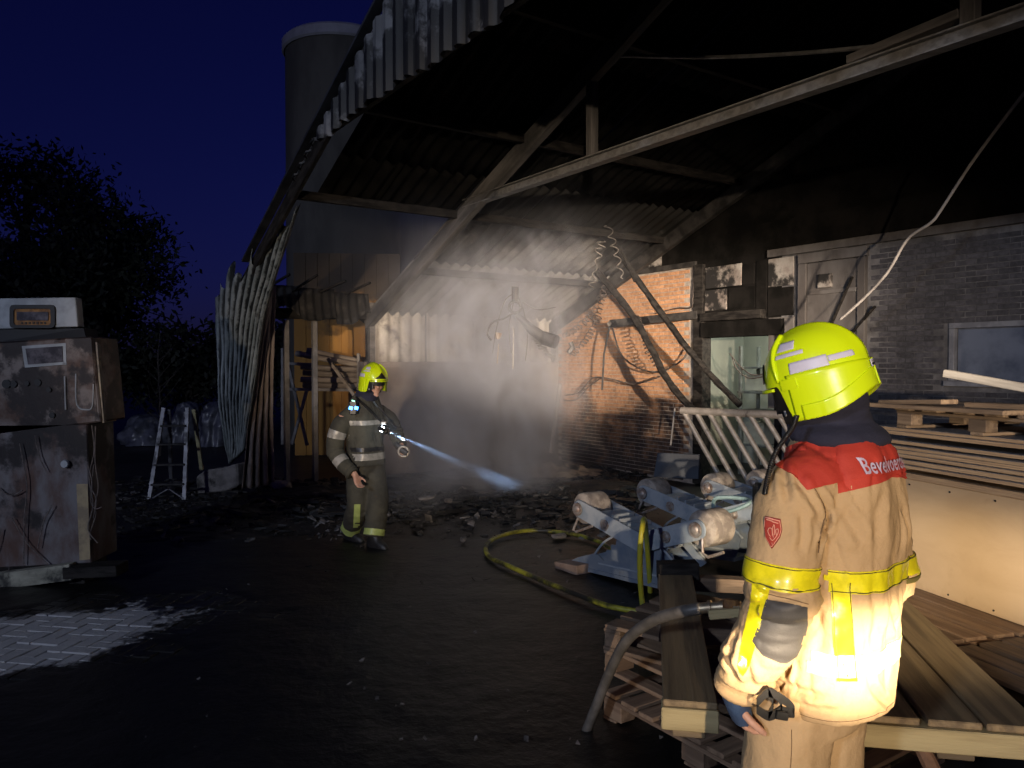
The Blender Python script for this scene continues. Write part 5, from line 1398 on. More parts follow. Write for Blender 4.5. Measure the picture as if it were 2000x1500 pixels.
def helmet(root, C, HR, HF, HU, s=1.0):
    a_, b_, c_ = .126 * s, .158 * s, .158 * s
    def zb(ph):
        d = abs(math.degrees(ph)); d = 360 - d if d > 180 else d
        k = lambda x0, x1: max(0, min(1, (d - x0) / (x1 - x0)))
        sm = lambda t: t * t * (3 - 2 * t)
        return (-.004 - .118 * sm(k(50, 66)) + .052 * sm(k(95, 175))) * s
    def rho(ph, z):
        d = abs(math.degrees(ph)); d = 360 - d if d > 180 else d
        if z >= 0: r = max(0.0, 1 - (z / c_) ** 2) ** 0.47
        else: r = 1.0 + 0.03 * (z / (.1 * s)) ** 2 * (1 if d > 100 else .35) * (0.4 + .6 * min(1, d / 180))
        if d < 50: r += .05 * max(0, 1 - z / (.05 * s)) * (1 - d / 50) if z < .05 * s else 0
        return r
    def pt(ph, z, off=0.0):
        r = rho(ph, z); x, y = a_ * r * math.sin(ph), b_ * r * math.cos(ph)
        ridge = .009 * s * math.exp(-(x / (.026 * s)) ** 2) * max(0, min(1, z / (.06 * s)))
        n = V((x / a_ ** 2, y / b_ ** 2, max(z, 0) / c_ ** 2 + 1e-6)).normalized()
        q = V((x, y, z)) + n * (off + ridge)
        return C + HR * q.x + HF * q.y + HU * q.z
    def strip(ph0, ph1, ztop, zbot, nu, nv, off):
        mb = MB()
        def fn(i, j):
            ph = ph0 + (ph1 - ph0) * i; zt = ztop(ph) if callable(ztop) else ztop; zo = zbot(ph) if callable(zbot) else zbot
            return pt(ph, zt + (zo - zt) * j, off)
        return mb.sheet(fn, nu, nv)
    # shell
    mb = MB()
    def sh(i, j):
        ph = -math.pi + 2 * math.pi * i; z1 = zb(ph); t = j
        z = c_ * math.cos(t * math.pi / 2 * 1.0 / .72) if t < .72 else z1 * (t - .72) / .28
        return pt(ph, max(z, 0) if t < .72 else z)
    mb.sheet(sh, 96, 40)
    shell = mb.build('helmet_shell', m_helm, root, smooth=True, recalc=False, solid=-0.004)
    hs = shell
    lin = MB()
    lin.loft([[C + (HR * math.cos(q) * .112 * k + HF * math.sin(q) * .140 * k) * s + HU * z * s for q in [2 * math.pi * i / 28 for i in range(28)]] for z, k in ((-.06, .88), (0, .94), (.06, .88), (.11, .66), (.135, .35))])
    lin.build('liner', m_helm_in, hs, smooth=40)
    for sg in (-1, 1):
        # side skirt layers, black cheek guard, stickers
        g = lambda d: sg * rad(d)
        strip(g(68), g(180), lambda p: (.012 + .010 * abs(math.sin(p))) * s, lambda p: zb(p) + .002 * s, 44, 10, .0045 * s).build('neck_guard', m_helm, hs, smooth=True, recalc=False, solid=0.003)
        strip(g(78), g(180), lambda p: zb(p) + (.058 - .012 * abs(math.sin(p))) * s, lambda p: zb(p) + .0 * s, 40, 8, .0075 * s).build('rim_band', m_helm, hs, smooth=True, recalc=False, solid=0.003)
        strip(g(34), g(68), lambda p: -.004 * s, lambda p: (-.125 if abs(p) > rad(44) else -.09) * s, 14, 10, -.006 * s).build('cheek_guard', m_blackp, hs, smooth=True, recalc=False, solid=0.004)
        strip(g(50), g(54), -.082 * s, -.10 * s, 3, 3, .000 * s).build('cheek_label', m_silver, hs, smooth=True, recalc=False, solid=0.001)
        strip(g(74), g(118), .056 * s, lambda p: .019 * s, 22, 5, .0022 * s).build('reflective_sticker', m_refl, hs, smooth=True, recalc=False, solid=0.001)
        strip(g(118.5), g(152), .050 * s, lambda p: .032 * s, 14, 4, .0022 * s).build('reflective_sticker', m_refl, hs, smooth=True, recalc=False, solid=0.001)
        strip(g(52), g(82), lambda p: .122 * s, lambda p: .096 * s, 14, 5, .0022 * s).build('reflective_sticker', m_refl, hs, smooth=True, recalc=False, solid=0.001)
        strip(g(52), g(94), lambda p: .088 * s, lambda p: .076 * s, 18, 3, .0022 * s).build('reflective_sticker', m_refl, hs, smooth=True, recalc=False, solid=0.001)
        # recessed side clip
        strip(g(60), g(80), .010 * s, -.022 * s, 8, 5, .0075 * s).build('side_clip', m_helm, hs, smooth=40, recalc=False, solid=0.005)
        # brow ridge: from the temple over the crown
        pts = []
        for k in range(15):
            t = k / 14
            ph = g(56 - 34 * t ** 1.4); z = (.006 + .136 * math.sin(t * math.pi / 2)) * s
            pts.append(pt(ph, z, .003 * s))
        MB().tube(pts, [.0085 * s * (0.35 + .65 * math.sin(min(1, (i + .6) / 9) * math.pi / 2)) for i in range(15)], 8).build('brow_ridge', m_helm, hs, smooth=True)
    strip(rad(172), rad(188), .008 * s, -.014 * s, 6, 5, .0085 * s).build('back_badge', m_refl, hs, smooth=True, recalc=False, solid=0.001)
    strip(rad(174), rad(186), .004 * s, .001 * s, 5, 2, .0105 * s).build('back_badge_mark', m_silver, hs, smooth=True, recalc=False, solid=0.0005)
    strip(rad(174), rad(186), -.003 * s, -.010 * s, 5, 2, .0105 * s).build('back_badge_mark', m_blackp, hs, smooth=True, recalc=False, solid=0.0005)
    strip(rad(-48), rad(48), lambda p: -.008 * s, lambda p: -.018 * s, 30, 3, .006 * s).build('front_brim', m_helm, hs, smooth=True, recalc=False, solid=0.006)
    mb = MB()                                            # dark front emblem
    strip(rad(-26), rad(26), lambda p: (.018 + .052 * max(0, 1 - abs(p) / rad(26)) ** 1.3) * s, .012 * s, 20, 6, .004 * s).build('front_emblem', m_blackp, hs, smooth=True, recalc=False, solid=0.002)
    return hs

def px_rows(top, bot, nu, nv):
    def side(s, t):
        x = t * (len(s) - 1); i = min(int(x), len(s) - 2); f = x - i
        return (s[i][0] * (1 - f) + s[i + 1][0] * f, s[i][1] * (1 - f) + s[i + 1][1] * f)
    return [[(CAM, ray(*[a + (b - a) * j / nv for a, b in zip(side(top, i / nu), side(bot, i / nu))])) for i in range(nu + 1)] for j in range(nv + 1)]

def firefighter(label, base, F_, J, rings, trouser_rings, head, mats, detail, legs, hands, hood, voxel=0.009, seed=0, hs=1.0, hup=.035, creases=()):
    """J: joints in the world; returns root, jacket mesh (world coords), jacket object"""
    F_ = V(F_).normalized(); R_ = V((F_.y, -F_.x, 0))
    root = empty('person', V((base.x, base.y, 0)), label, 'person', 'firefighters')
    C, HR, HF, HU = head
    # --- body: one continuous surface
    mb = MB()
    mb.loft([ell(c, R_, F_, a * .72, b * .68, 20, 2.2) for c, a, b in rings])
    mb.tube([rings[-1][0] - Z * .06, C - HU * .04], .052, 12)
    head_mesh(mb, C, HR, HF, HU)
    for sd in ('L', 'R'):
        mb.tube([J[sd + 'sh'], J[sd + 'el'], J[sd + 'wr']], [.056, .044, .030], 12)
        mb.tube([J[sd + 'hip'], J[sd + 'kn'], J[sd + 'an']], [.080, .058, .042], 12)
        mb.tube([J[sd + 'an'], J[sd + 'an'].lerp(J[sd + 'toe'], .4) - Z * .03, J[sd + 'an'].lerp(J[sd + 'toe'], .7) - Z * .035], [.036, .032, .022], 10)
        hand(mb, J[sd + 'wr'], hands[sd][0], hands[sd][1], hands[sd][2], hands[sd][3])
    mb.tube([J['Lhip'], J['Rhip']], .085, 12)
    bm_ = remeshed('body', mb, 0.0055 if detail else 0.008, 2)
    bm_.materials.append(m_skin)
    bo = link('body', bm_, root); bo.location = -wloc(root); bo.location = V((0, 0, 0)) - wloc(root)
    # eyes
    for sx in (-1, 1):
        e_ = C + HR * (.031 * sx) + HF * .083 + HU * .008
        MB().lathe([(0, -.010), (.007, -.007), (.0098, 0), (.007, .007), (0, .010)], e_, HU, 12, cap=False).build('eye', m_silver, root, smooth=True)
    # --- trousers
    mb = MB()
    mb.loft([ell(c, R_, F_, a, b, 24, 2.3) for c, a, b in trouser_rings])
    for sd in ('L', 'R'):
        hp_, kn_, an_ = J[sd + 'hip'], J[sd + 'kn'], J[sd + 'an']
        pts = smoothpath([hp_ + Z * .02, hp_.lerp(kn_, .5), kn_, kn_.lerp(an_, .5), an_ + Z * .02], 4)
        mb.tube(pts, [legs[0] + (legs[1] - legs[0]) * (i / (len(pts) - 1)) ** .8 for i in range(len(pts))], 18)
    tr = remeshed('trousers', mb, voxel, 5)
    P = verts_np(tr); Nn = normals_np(tr)
    d = np.array([.006 * noise.fractal(V((p[0] * 9, p[1] * 9, p[2] * 5 + seed)), 1, 2, 3) + .005 * noise.noise(V((p[0] * 4, p[1] * 4, p[2] * 26 + 3))) * (1.6 if p[2] < .35 else .6) for p in P])
    P2 = P + Nn * d[:, None]; tr.vertices.foreach_set('co', P2.ravel()); tr.update()
    tr.materials.append(mats['trouser'])
    to = link('trousers', tr, root); to.location = -wloc(root)
    # --- boots
    for sd in ('L', 'R'):
        an_, toe = J[sd + 'an'], J[sd + 'toe']; fd = V((toe.x - an_.x, toe.y - an_.y, 0)).normalized(); sr = V((fd.y, -fd.x, 0))
        fl_ = min(an_.z, toe.z) - .085
        mb = MB(); mb.loft([ell(V((an_.x, an_.y, z_)) + fd * o_, sr, fd, a, b, 16, 2.2) for z_, o_, a, b in ((fl_ + .004, .055, .050, .145), (fl_ + .03, .055, .052, .148), (fl_ + .065, .045, .050, .132), (fl_ + .10, .015, .052, .085), (fl_ + .16, 0, .056, .066), (fl_ + .28, 0, .060, .066))])
        bt = remeshed('boot', mb, 0.010, 4); bt.materials.append(m_boot); b_o = link('boot', bt, root); b_o.location = -wloc(root)
    # --- jacket: torso and sleeves in one surface
    mb = MB()
    mb.loft([ell(c, R_, F_, a, b, 36, 2.5) for c, a, b in rings])
    arms = {}
    for sd in ('L', 'R'):
        pts = smoothpath(J[sd + 'arm'], 6); rs_ = J[sd + 'rad']
        rr = []
        for i in range(len(pts)):
            x = i / (len(pts) - 1) * (len(rs_) - 1); q = min(int(x), len(rs_) - 2); rr.append(rs_[q] + (rs_[q + 1] - rs_[q]) * (x - q))
        mb.tube(pts, rr, 22); arms[sd] = pts
    jk = remeshed('jacket', mb, voxel * .85, 3)
    P = verts_np(jk); Nn = normals_np(jk)
    dl, tl = np.full(len(P), 9.0), np.zeros(len(P))
    for sd in ('L', 'R'):
        A = arms[sd]
        for i in range(len(A) - 1):
            q, t = seg_dist(P, A[i], A[i + 1]); better = q < dl; dl = np.where(better, q, dl); tl = np.where(better, (i + t) / (len(A) - 1), tl)
    d = np.zeros(len(P))
    cx = np.array(rings[0][0])
    for i, p in enumerate(P):
        torso = 1.0 if tl[i] < .04 or dl[i] > .115 else 0.0
        ang = math.atan2((V(p) - V(cx)).dot(F_), (V(p) - V(cx)).dot(R_))
        w1 = .013 * noise.noise(V((ang * 2.6, p[2] * 1.6 + seed, 1.5))) + .006 * noise.fractal(V((p[0] * 11, p[1] * 11, p[2] * 7 + seed)), 1, 2, 3) - .010 * max(0, .12 - abs(noise.noise(V((ang * 2.2 + p[2] * 3.5, p[2] * 2.6 - ang, seed)))))/.12 * .5
        crease = max(0, 1 - abs(p[2] - 1.10) / .25)
        w1 += .004 * crease * noise.noise(V((ang * 3, p[2] * 22, 4)))
        t = tl[i]
        hot = 1.4 * math.exp(-((t - .55) / .10) ** 2) + 1.5 * math.exp(-((t - .93) / .12) ** 2) + .5
        w2 = .0095 * hot * noise.fractal(V((t * 17 + .9 * math.sin(ang * 2), ang * 1.3, seed + 2.0)), 1, 2, 3) + .004 * noise.noise(V((p[0] * 14, p[1] * 14, p[2] * 9)))
        if torso: w1 *= min(1, max(.25, (p[2] - rings[0][0].z - .01) / .10))
        d[i] = w1 * torso + w2 * (1 - torso)
    if creases:
        bq = bvh_of(jk)
        for A_, w_, pts in creases:
            pl = []
            for q in smoothpath([V((a, b, 0)) for a, b in pts], 6):
                h, n, _, _ = bq.ray_cast(CAM, ray(q.x, q.y).normalized())
                if h is not None: pl.append(np.array(h))
            if len(pl) < 2: continue
            md = np.full(len(P), 9.0); tt = np.zeros(len(P))
            for i in range(len(pl) - 1):
                q, t = seg_dist(P, pl[i], pl[i + 1]); bt_ = q < md; md = np.where(bt_, q, md); tt = np.where(bt_, (i + t) / (len(pl) - 1), tt)
            fade = np.clip(np.minimum(tt, 1 - tt) / .25, .15, 1)
            d += fade * (-A_ * np.exp(-(md / w_) ** 2) + A_ * .75 * np.exp(-((md - 2.3 * w_) / (1.1 * w_)) ** 2))
    P2 = P + Nn * d[:, None]; jk.vertices.foreach_set('co', P2.ravel()); jk.update()
    jk.materials.append(mats['jacket'])
    jo = link('jacket', jk, root); jo.location = -wloc(root)
    # --- hood / neck cover, cuffs
    mb = MB(); mb.loft([ell(c, HRr, HFf, a, b, 30, 2.1) for c, HRr, HFf, a, b in hood], True, True)
    hd = remeshed('neck_hood', mb, .008, 3); P = verts_np(hd); Nn = normals_np(hd)
    d = np.array([.006 * noise.fractal(V((p[0] * 8, p[1] * 8, p[2] * 20)), 1, 2, 3) for p in P]); hd.vertices.foreach_set('co', (P + Nn * d[:, None]).ravel()); hd.update()
    hd.materials.append(m_navy); ho = link('neck_hood', hd, root); ho.location = -wloc(root)
    hlm = helmet(root, C + HU * hup, HR, HF, HU, hs)
    return root, jk, jo, arms, R_, F_

def add(mb, name, material, parent, solid=0.002, smooth=True):
    if not mb.f: return None
    return mb.build(name, material, parent, smooth=40, recalc=False)

def ring_band(bvh, cz, R_, F_, z0, z1, c, rmax, n=110, nv=4, off=.003, ang=(0, 2 * math.pi)):
    rays = []
    for j in range(nv + 1):
        z = z0 + (z1 - z0) * j / nv; row = []
        for i in range(n + 1):
            q = ang[0] + (ang[1] - ang[0]) * i / n; d = R_ * math.cos(q) + F_ * math.sin(q); o_ = V((c.x, c.y, z)) + d * .6
            row.append((o_, -d))
        rays.append(row)
    return surf_sheet(bvh, rays, off, keep=lambda h: (V((h.x, h.y, 0)) - V((c.x, c.y, 0))).length < rmax)

def sleeve_band(bvh, pts, t0, t1, n=60, nv=4, off=.003):
    rays = []
    for j in range(nv + 1):
        x = (t0 + (t1 - t0) * j / nv) * (len(pts) - 1); i = min(int(x), len(pts) - 2); c = pts[i].lerp(pts[i + 1], x - i); ax = (pts[min(i + 2, len(pts) - 1)] - pts[max(0, i - 1)]).normalized()
        e1 = (CAM - c); e1 = (e1 - ax * e1.dot(ax)).normalized(); e2 = ax.cross(e1)
        rays.append([(c + (e1 * math.cos(q) + e2 * math.sin(q)) * .30, -(e1 * math.cos(q) + e2 * math.sin(q))) for q in [2 * math.pi * k / n for k in range(n + 1)]])
    mid = pts[min(int((t0 + t1) / 2 * (len(pts) - 1)), len(pts) - 1)]
    return surf_sheet(bvh, rays, off, keep=lambda h: (h - mid).length < .14)

# ---------------- commander in the foreground, seen from behind
yaw = rad(40)
F1 = V((-math.sin(yaw), math.cos(yaw), 0)); R1 = V((math.cos(yaw), math.sin(yaw), 0))
BASE1 = V((0.905, 2.09, 0))
def L1(r, f, z): return BASE1 + R1 * r + F1 * f + Z * z
J1 = dict(
    Lsh=L1(-.19, 0, 1.48), Rsh=L1(.19, 0, 1.48),
    Lel=at(1512, 1210, 1.96), Lwr=at(1434, 1358, 2.04), Rel=L1(.245, .0, 1.18), Rwr=L1(.20, .24, 1.08),
    Lhip=L1(-.095, .09, .90), Rhip=L1(.085, .09, .90), Lkn=L1(-.11, .12, .50), Rkn=L1(.095, .11, .50), Lan=L1(-.12, .08, .085), Ran=L1(.10, .05, .085), Ltoe=L1(-.15, .25, .085), Rtoe=L1(.13, .22, .085))
J1['Larm'] = [L1(-.125, 0, 1.515), at(1545, 985, 1.97), at(1530, 1095, 1.945), at(1516, 1200, 1.95), at(1474, 1280, 1.985), at(1440, 1346, 2.03)]
J1['Lrad'] = [.082, .088, .092, .086, .078, .062]
J1['Rarm'] = [L1(.125, 0, 1.515), L1(.215, .005, 1.38), L1(.235, .0, 1.28), L1(.242, .0, 1.16), L1(.225, .12, 1.10), L1(.205, .22, 1.08)]
J1['Rrad'] = [.082, .084, .080, .078, .072, .062]
rings1 = [(L1(0, .035, .872), .185, .150), (L1(0, .03, .95), .183, .150), (L1(0, .02, 1.08), .182, .146), (L1(0, .005, 1.22), .185, .142), (L1(0, -.005, 1.35), .192, .142), (L1(0, -.005, 1.44), .192, .140), (L1(0, 0, 1.52), .184, .132), (L1(0, .005, 1.575), .158, .115), (L1(0, .015, 1.612), .118, .095), (L1(0, .025, 1.64), .085, .075)]
trings1 = [(L1(0, .09, .80), .185, .13), (L1(0, .07, .92), .165, .125), (L1(0, .03, 1.02), .16, .12)]
hyaw = rad(52); nod = rad(15); roll = rad(-4)
hq = Matrix.Rotation(hyaw, 3, 'Z') @ Matrix.Rotation(-nod, 3, 'X') @ Matrix.Rotation(roll, 3, 'Y')
H1 = (at(1601, 748, 2.08), hq @ V((1, 0, 0)), hq @ V((0, 1, 0)), hq @ V((0, 0, 1)))
HC = H1[0]
hood1 = [(L1(0, .005, 1.57), R1, F1, .115, .100), (L1(0.0, .01, 1.598), R1, F1, .148, .122), (L1(0, .02, 1.618), R1, F1, .146, .122), (L1(0, .05, 1.648), R1, F1, .112, .108), (HC - H1[3] * .06, H1[1], H1[2], .094, .108), (HC + H1[3] * .0, H1[1], H1[2], .094, .108)]
hands1 = {'L': ((at(1452, 1408, 2.07) - at(1434, 1358, 2.04)), V((.75, .1, -.2)), 1, .75), 'R': (F1 + V((0, 0, -.4)), -R1, -1, .8)}
p1, jk1, jo1, arms1, R_, F_ = firefighter('person in tan firefighting coat with red yoke and yellow helmet, seen from behind', BASE1, F1, J1, rings1, trings1, H1, {'jacket': m_tan, 'trouser': m_tan}, True, (.122, .105), hands1, hood1, voxel=0.0074, seed=3.0, hs=.86, hup=.022, creases=(
    (.013, .009, ((1588, 950), (1610, 985), (1612, 1015), (1604, 1050), (1599, 1085))), (.009, .009, ((1555, 935), (1582, 972), (1604, 1005))), (.009, .008, ((1530, 905), (1534, 945), (1540, 985))),
    (.007, .008, ((1566, 1000), (1568, 1040), (1560, 1080))), (.008, .008, ((1494, 1158), (1530, 1170), (1574, 1160))), (.007, .007, ((1470, 1140), (1486, 1158), (1500, 1160))), (.008, .008, ((1440, 1235), (1430, 1265), (1424, 1310))),
    (.007, .008, ((1412, 1275), (1430, 1300), (1436, 1335))), (.007, .008, ((1452, 1275), (1462, 1310), (1470, 1345))), (.009, .010, ((1532, 1335), (1568, 1350), (1612, 1362))), (.007, .009, ((1560, 1368), (1592, 1384), (1640, 1390))),
    (.006, .012, ((1640, 985), (1668, 1030), (1690, 1065))), (.006, .012, ((1722, 960), (1712, 1010), (1716, 1070))), (.007, .012, ((1700, 1145), (1712, 1200), (1700, 1270))), (.006, .012, ((1590, 1180), (1606, 1240), (1592, 1300))),
    (.007, .010, ((1768, 985), (1775, 1030), (1772, 1075))), (.006, .010, ((1740, 1180), (1756, 1240), (1752, 1320))), (.008, .009, ((1700, 1340), (1730, 1372), (1762, 1380)))))
bv1 = bvh_of(jk1)
# chest band with its stitched edges
cc1 = L1(0, 0, 0)
add(ring_band(bv1, 0, R1, F1, 1.222, 1.280, cc1, .225), 'reflective_band', m_yel, jo1)
for z_ in (1.226, 1.276): add(ring_band(bv1, 0, R1, F1, z_ - .0009, z_ + .0009, cc1, .226, nv=1, off=.0056), 'stitching', m_stitch, jo1, solid=0.0005)
for t0, t1, sd in ((.40, .475, 'L'), (.46, .54, 'R')):
    add(sleeve_band(bv1, arms1[sd], t0, t1), 'reflective_band', m_yel, jo1)
    for t_ in (t0 + .006, t1 - .006): add(sleeve_band(bv1, arms1[sd], t_ - .0012, t_ + .0012, nv=1, off=.0056), 'stitching', m_stitch, jo1, solid=0.0005)
# back strap, sleeve strap, elbow patch, badge
add(surf_sheet(bv1, px_grid((((1622, 1138), (1624, 1180), (1628, 1260), (1634, 1330)), ((1662, 1136), (1663, 1180), (1668, 1260), (1674, 1330))), 8, 60), .0025), 'reflective_strap', m_yel, jo1)
for du in (3, -3):
    x0 = 1622 if du > 0 else 1662
    add(surf_sheet(bv1, px_grid((((x0 + du - .6, 1138), (x0 + du + 2, 1180), (x0 + du + 6, 1260), (x0 + du + 12, 1330)), ((x0 + du + .6, 1138), (x0 + du + 3.2, 1180), (x0 + du + 7.2, 1260), (x0 + du + 13.2, 1330))), 1, 60), .0052), 'stitching', m_stitch, jo1, solid=.0005)
m_yel_glare = mat('yellow_tape_painted_glare', (0.85, 0.82, 0.42), (0.8, 0.76, 0.36), rough=0.3, scale=30)  # the same yellow tape made paler, lamp glare painted into its colour
add(ring_band(bv1, 0, R1, F1, 1.005, 1.062, cc1, .235), 'reflective_band', m_yel_glare, jo1)
add(surf_sheet(bv1, px_grid((((1471, 1128), (1466, 1180), (1452, 1240), (1440, 1300), (1446, 1316)), ((1506, 1138), (1496, 1185), (1480, 1245), (1464, 1300), (1450, 1320))), 8, 50), .0025), 'sleeve_strap', m_yel, jo1)
add(surf_sheet(bv1, px_grid((((1497, 1172), (1484, 1215), (1470, 1252), (1490, 1280), (1522, 1294)), ((1576, 1186), (1576, 1220), (1570, 1250), (1556, 1280), (1536, 1295))), 24, 40), .0028), 'elbow_patch', m_patchg, jo1)
add(surf_sheet(bv1, px_grid((((1768, 1168), (1768, 1210)), ((1800, 1160), (1800, 1205))), 10, 14), .0028), 'elbow_patch', m_patchg, jo1)
m_badge = mat('red_badge_cloth', (0.36, 0.035, 0.02), (0.30, 0.028, 0.016), rough=0.8, scale=30)
m_badge_w = mat('badge_thread', (0.66, 0.30, 0.22), rough=0.8)
m_badge_e = mat('badge_edge_thread', (0.20, 0.02, 0.012), rough=0.8)
bd = ((1496, 1008), (1494, 1030), (1496, 1050), (1507, 1071)), ((1525, 1014), (1528, 1034), (1524, 1050), (1509, 1071))
bo1 = add(surf_sheet(bv1, px_grid(bd, 12, 20), .003), 'sleeve_badge', m_badge_e, jo1)
def inset(s, k=0.10):
    l, r = s; n = len(l); L2, R2 = [], []
    cx = sum(p[0] for p in l + r) / (2 * n); cy = sum(p[1] for p in l + r) / (2 * n)
    f = lambda p: (p[0] + (cx - p[0]) * k, p[1] + (cy - p[1]) * k)
    return tuple(f(p) for p in l), tuple(f(p) for p in r)
add(surf_sheet(bv1, px_grid(inset(bd, .08), 12, 20), .0052), 'badge_rim', m_badge_w, bo1, solid=.0006)
add(surf_sheet(bv1, px_grid(inset(bd, .15), 12, 20), .0066), 'badge_field', m_badge, bo1, solid=.0006)
def px_line(pts, r, off, name, material, parent, bv=bv1):
    out = []
    for u, v in [((p.x), (p.y)) for p in smoothpath([V((a, b, 0)) for a, b in pts], 4)]:
        h, n, _, _ = bv.ray_cast(CAM, ray(u, v).normalized())
        if h is not None: out.append(h + (n if n.dot(CAM - h) > 0 else -n) * off)
    if len(out) > 1: MB().tube(out, r, 5).build(name, material, parent)
for ln in (((1507, 1048), (1503, 1040), (1505, 1032), (1510, 1034), (1511, 1046)), ((1513, 1050), (1511, 1038), (1513, 1024), (1515, 1030), (1515, 1046)), ((1518, 1046), (1517, 1036), (1521, 1034), (1521, 1042), (1515, 1054)), ((1506, 1050), (1511, 1056), (1516, 1052)), ((1510, 1060), (1511, 1064))):
    px_line(ln, .0011, .0082, 'badge_emblem', m_badge_w, bo1)
px_line(((1501, 1016), (1510, 1018), (1521, 1021)), .0016, .0082, 'badge_lettering', m_badge_w, bo1)

# red yoke over shoulders and back
def yoke_rays(n=70, nv=44):
    rows = []
    for j in range(nv + 1):
        row = []
        for i in range(n + 1):
            r = -.178 + .356 * i / n
            edge = 1.472 + (.045 * max(0, (abs(r) - .10) / .078)) * 0 - .0
            a0 = .22
            al = a0 + (2.0 - a0) * j / nv
            d = F1 * (-math.cos(al)) + Z * math.sin(al)
            c = L1(r, 0.0, 1.478 - .018 * (abs(r) / .178))
            row.append((c + d * .5, -d))
        rows.append(row)
    return rows
yk = add(surf_sheet(bv1, yoke_rays(), .0012, keep=lambda h: h.z > 1.44), 'red_yoke', m_red, jo1, solid=0)
add(surf_sheet(bv1, px_rows(((1522, 882), (1545, 872), (1575, 862), (1640, 850), (1720, 858), (1765, 890), (1796, 925)), ((1512, 908), (1548, 926), (1578, 957), (1640, 941), (1700, 930), (1748, 925), (1796, 950)), 90, 30), .0050), 'red_yoke', m_red, jo1, solid=.0025)
# lettering on the yoke
def text_mesh(body, size, material, name, parent, place, spacing=1.0, bold=0.0):
    cu = bpy.data.curves.new(name, 'FONT'); cu.body = body; cu.size = size; cu.align_x = 'LEFT'; cu.space_character = spacing; cu.offset = bold; cu.resolution_u = 3
    to_ = bpy.data.objects.new(name, cu); COL.objects.link(to_)
    me = bpy.data.meshes.new_from_object(to_.evaluated_get(bpy.context.evaluated_depsgraph_get()))
    bpy.data.objects.remove(to_); bpy.data.curves.remove(cu)
    bm = bmesh.new(); bm.from_mesh(me); bmesh.ops.triangulate(bm, faces=bm.faces[:]); [bmesh.ops.subdivide_edges(bm, edges=[e for e in bm.edges if e.calc_length() > .005], cuts=1) for _ in range(3)]; bmesh.ops.triangulate(bm, faces=bm.faces[:])
    bad = []
    for v_ in bm.verts:
        q = place(v_.co.x, v_.co.y)
        if q is None: bad.append(v_)
        else: v_.co = q
    bmesh.ops.delete(bm, geom=bad, context='VERTS')
    bm.to_mesh(me); bm.free(); me.materials.clear(); me.materials.append(material)
    o = link(name, me, parent); o.location = -wloc(parent); return o
_rg = [-.15 + .03 * i for i in range(11)]; _zg = [1.515 + .02 * i for i in range(4)]
_fg = []
for r in _rg:
    row = []
    for z in _zg:
        h = bv1.ray_cast(L1(r, -.5, z), F1)[0]; row.append(None if h is None else (h - BASE1).dot(F1))
    _fg.append(row)
def on_yoke(x, y):
    r = -.126 + x * .70; z = 1.526 + y
    i = max(0, min(9, int((r + .15) / .03))); j = max(0, min(2, int((z - 1.515) / .02))); a_, b_ = (r + .15) / .03 - i, (z - 1.515) / .02 - j
    q = (_fg[i][j], _fg[i + 1][j], _fg[i][j + 1], _fg[i + 1][j + 1])
    if None in q: return None
    return L1(r, (q[0] * (1 - a_) + q[1] * a_) * (1 - b_) + (q[2] * (1 - a_) + q[3] * a_) * b_ - .013, z)
text_mesh('Bevelvoerder', .056, m_letter, 'yoke_lettering', jo1, on_yoke, 1.06, .0007)
# seams, and a dark line drawn in for the armhole fold's shadow
px_line(((1598, 1080), (1603, 1040), (1612, 1000), (1600, 970), (1585, 945)), .0022, .0, 'armhole_fold_shade', m_hem, jo1)
px_line(((1500, 1160), (1540, 1170), (1578, 1180)), .0012, .001, 'elbow_seam', m_hem, jo1)
add(ring_band(bv1, 0, R1, F1, .888, .8895, cc1, .24, nv=1, off=.0008), 'hem_stitching', m_hem, jo1, solid=.0006)
# knitted wristlet over the left hand, glove loop at the belt, microphone cord
Wl = J1['Lwr']; Dl = (at(1452, 1408, 2.07) - Wl).normalized()
mb = MB(); Tq = Dl.cross(V((.75, .1, -.2))).normalized(); Nq = Tq.cross(Dl)
mb.loft([ell(Wl + Dl * x, Tq, Nq, a, b, 20, 2.2) for x, a, b in ((-.06, .040, .038), (-.02, .042, .034), (.02, .045, .032), (.05, .050, .031), (.068, .050, .029))])
wl_ = remeshed('wristlet', mb, .005, 2); wl_.materials.append(m_cuff); w_o = link('wristlet', wl_, p1); w_o.location = -wloc(p1)
gl_ = empty('glove_clip', at(1512, 1378, 1.93) - wloc(p1)); gl_.parent = p1
for pts, w in (([(1478, 1372), (1500, 1352), (1520, 1362), (1526, 1384), (1502, 1398), (1478, 1385)], .012), ([(1500, 1350), (1510, 1375), (1500, 1398)], .010), ([(1520, 1360), (1545, 1378), (1550, 1392), (1524, 1388)], .012)):
    q = smoothpath([at(u, v, 1.915) for u, v in pts], 5)
    mbq = MB(); mbq.loft([[p + V((0, -.003, w)), p + V((0, .003, w)), p + V((0, .003, -w)), p + V((0, -.003, -w))] for p in q]); mbq.build('strap', m_blackp, gl_)
board('buckle', at(1516, 1396, 1.905), at(1540, 1400, 1.905), .006, .022, m_blackp, gl_, up=Z)
mic = [at(u, v, 1.93) for u, v in ((1556, 812), (1548, 835), (1530, 860), (1512, 890), (1500, 930), (1494, 965))]
path = smoothpath(mic, 20); out = []
for i in range(len(path) * 4):
    x = i / (len(path) * 4 - 1) * (len(path) - 1); q = min(int(x), len(path) - 2); c = path[q].lerp(path[q + 1], x - q); an = i * 0.9
    out.append(c + V((math.cos(an) * .006, math.sin(an) * .006, 0)))
MB().tube(out, .0019, 5).build('microphone_cord', m_blackp, p1, smooth=True, recalc=False)
MB().box(at(1492, 985, 2.0), (.05, .05, .11)).build('radio', m_blackp, p1, bevel=.008)
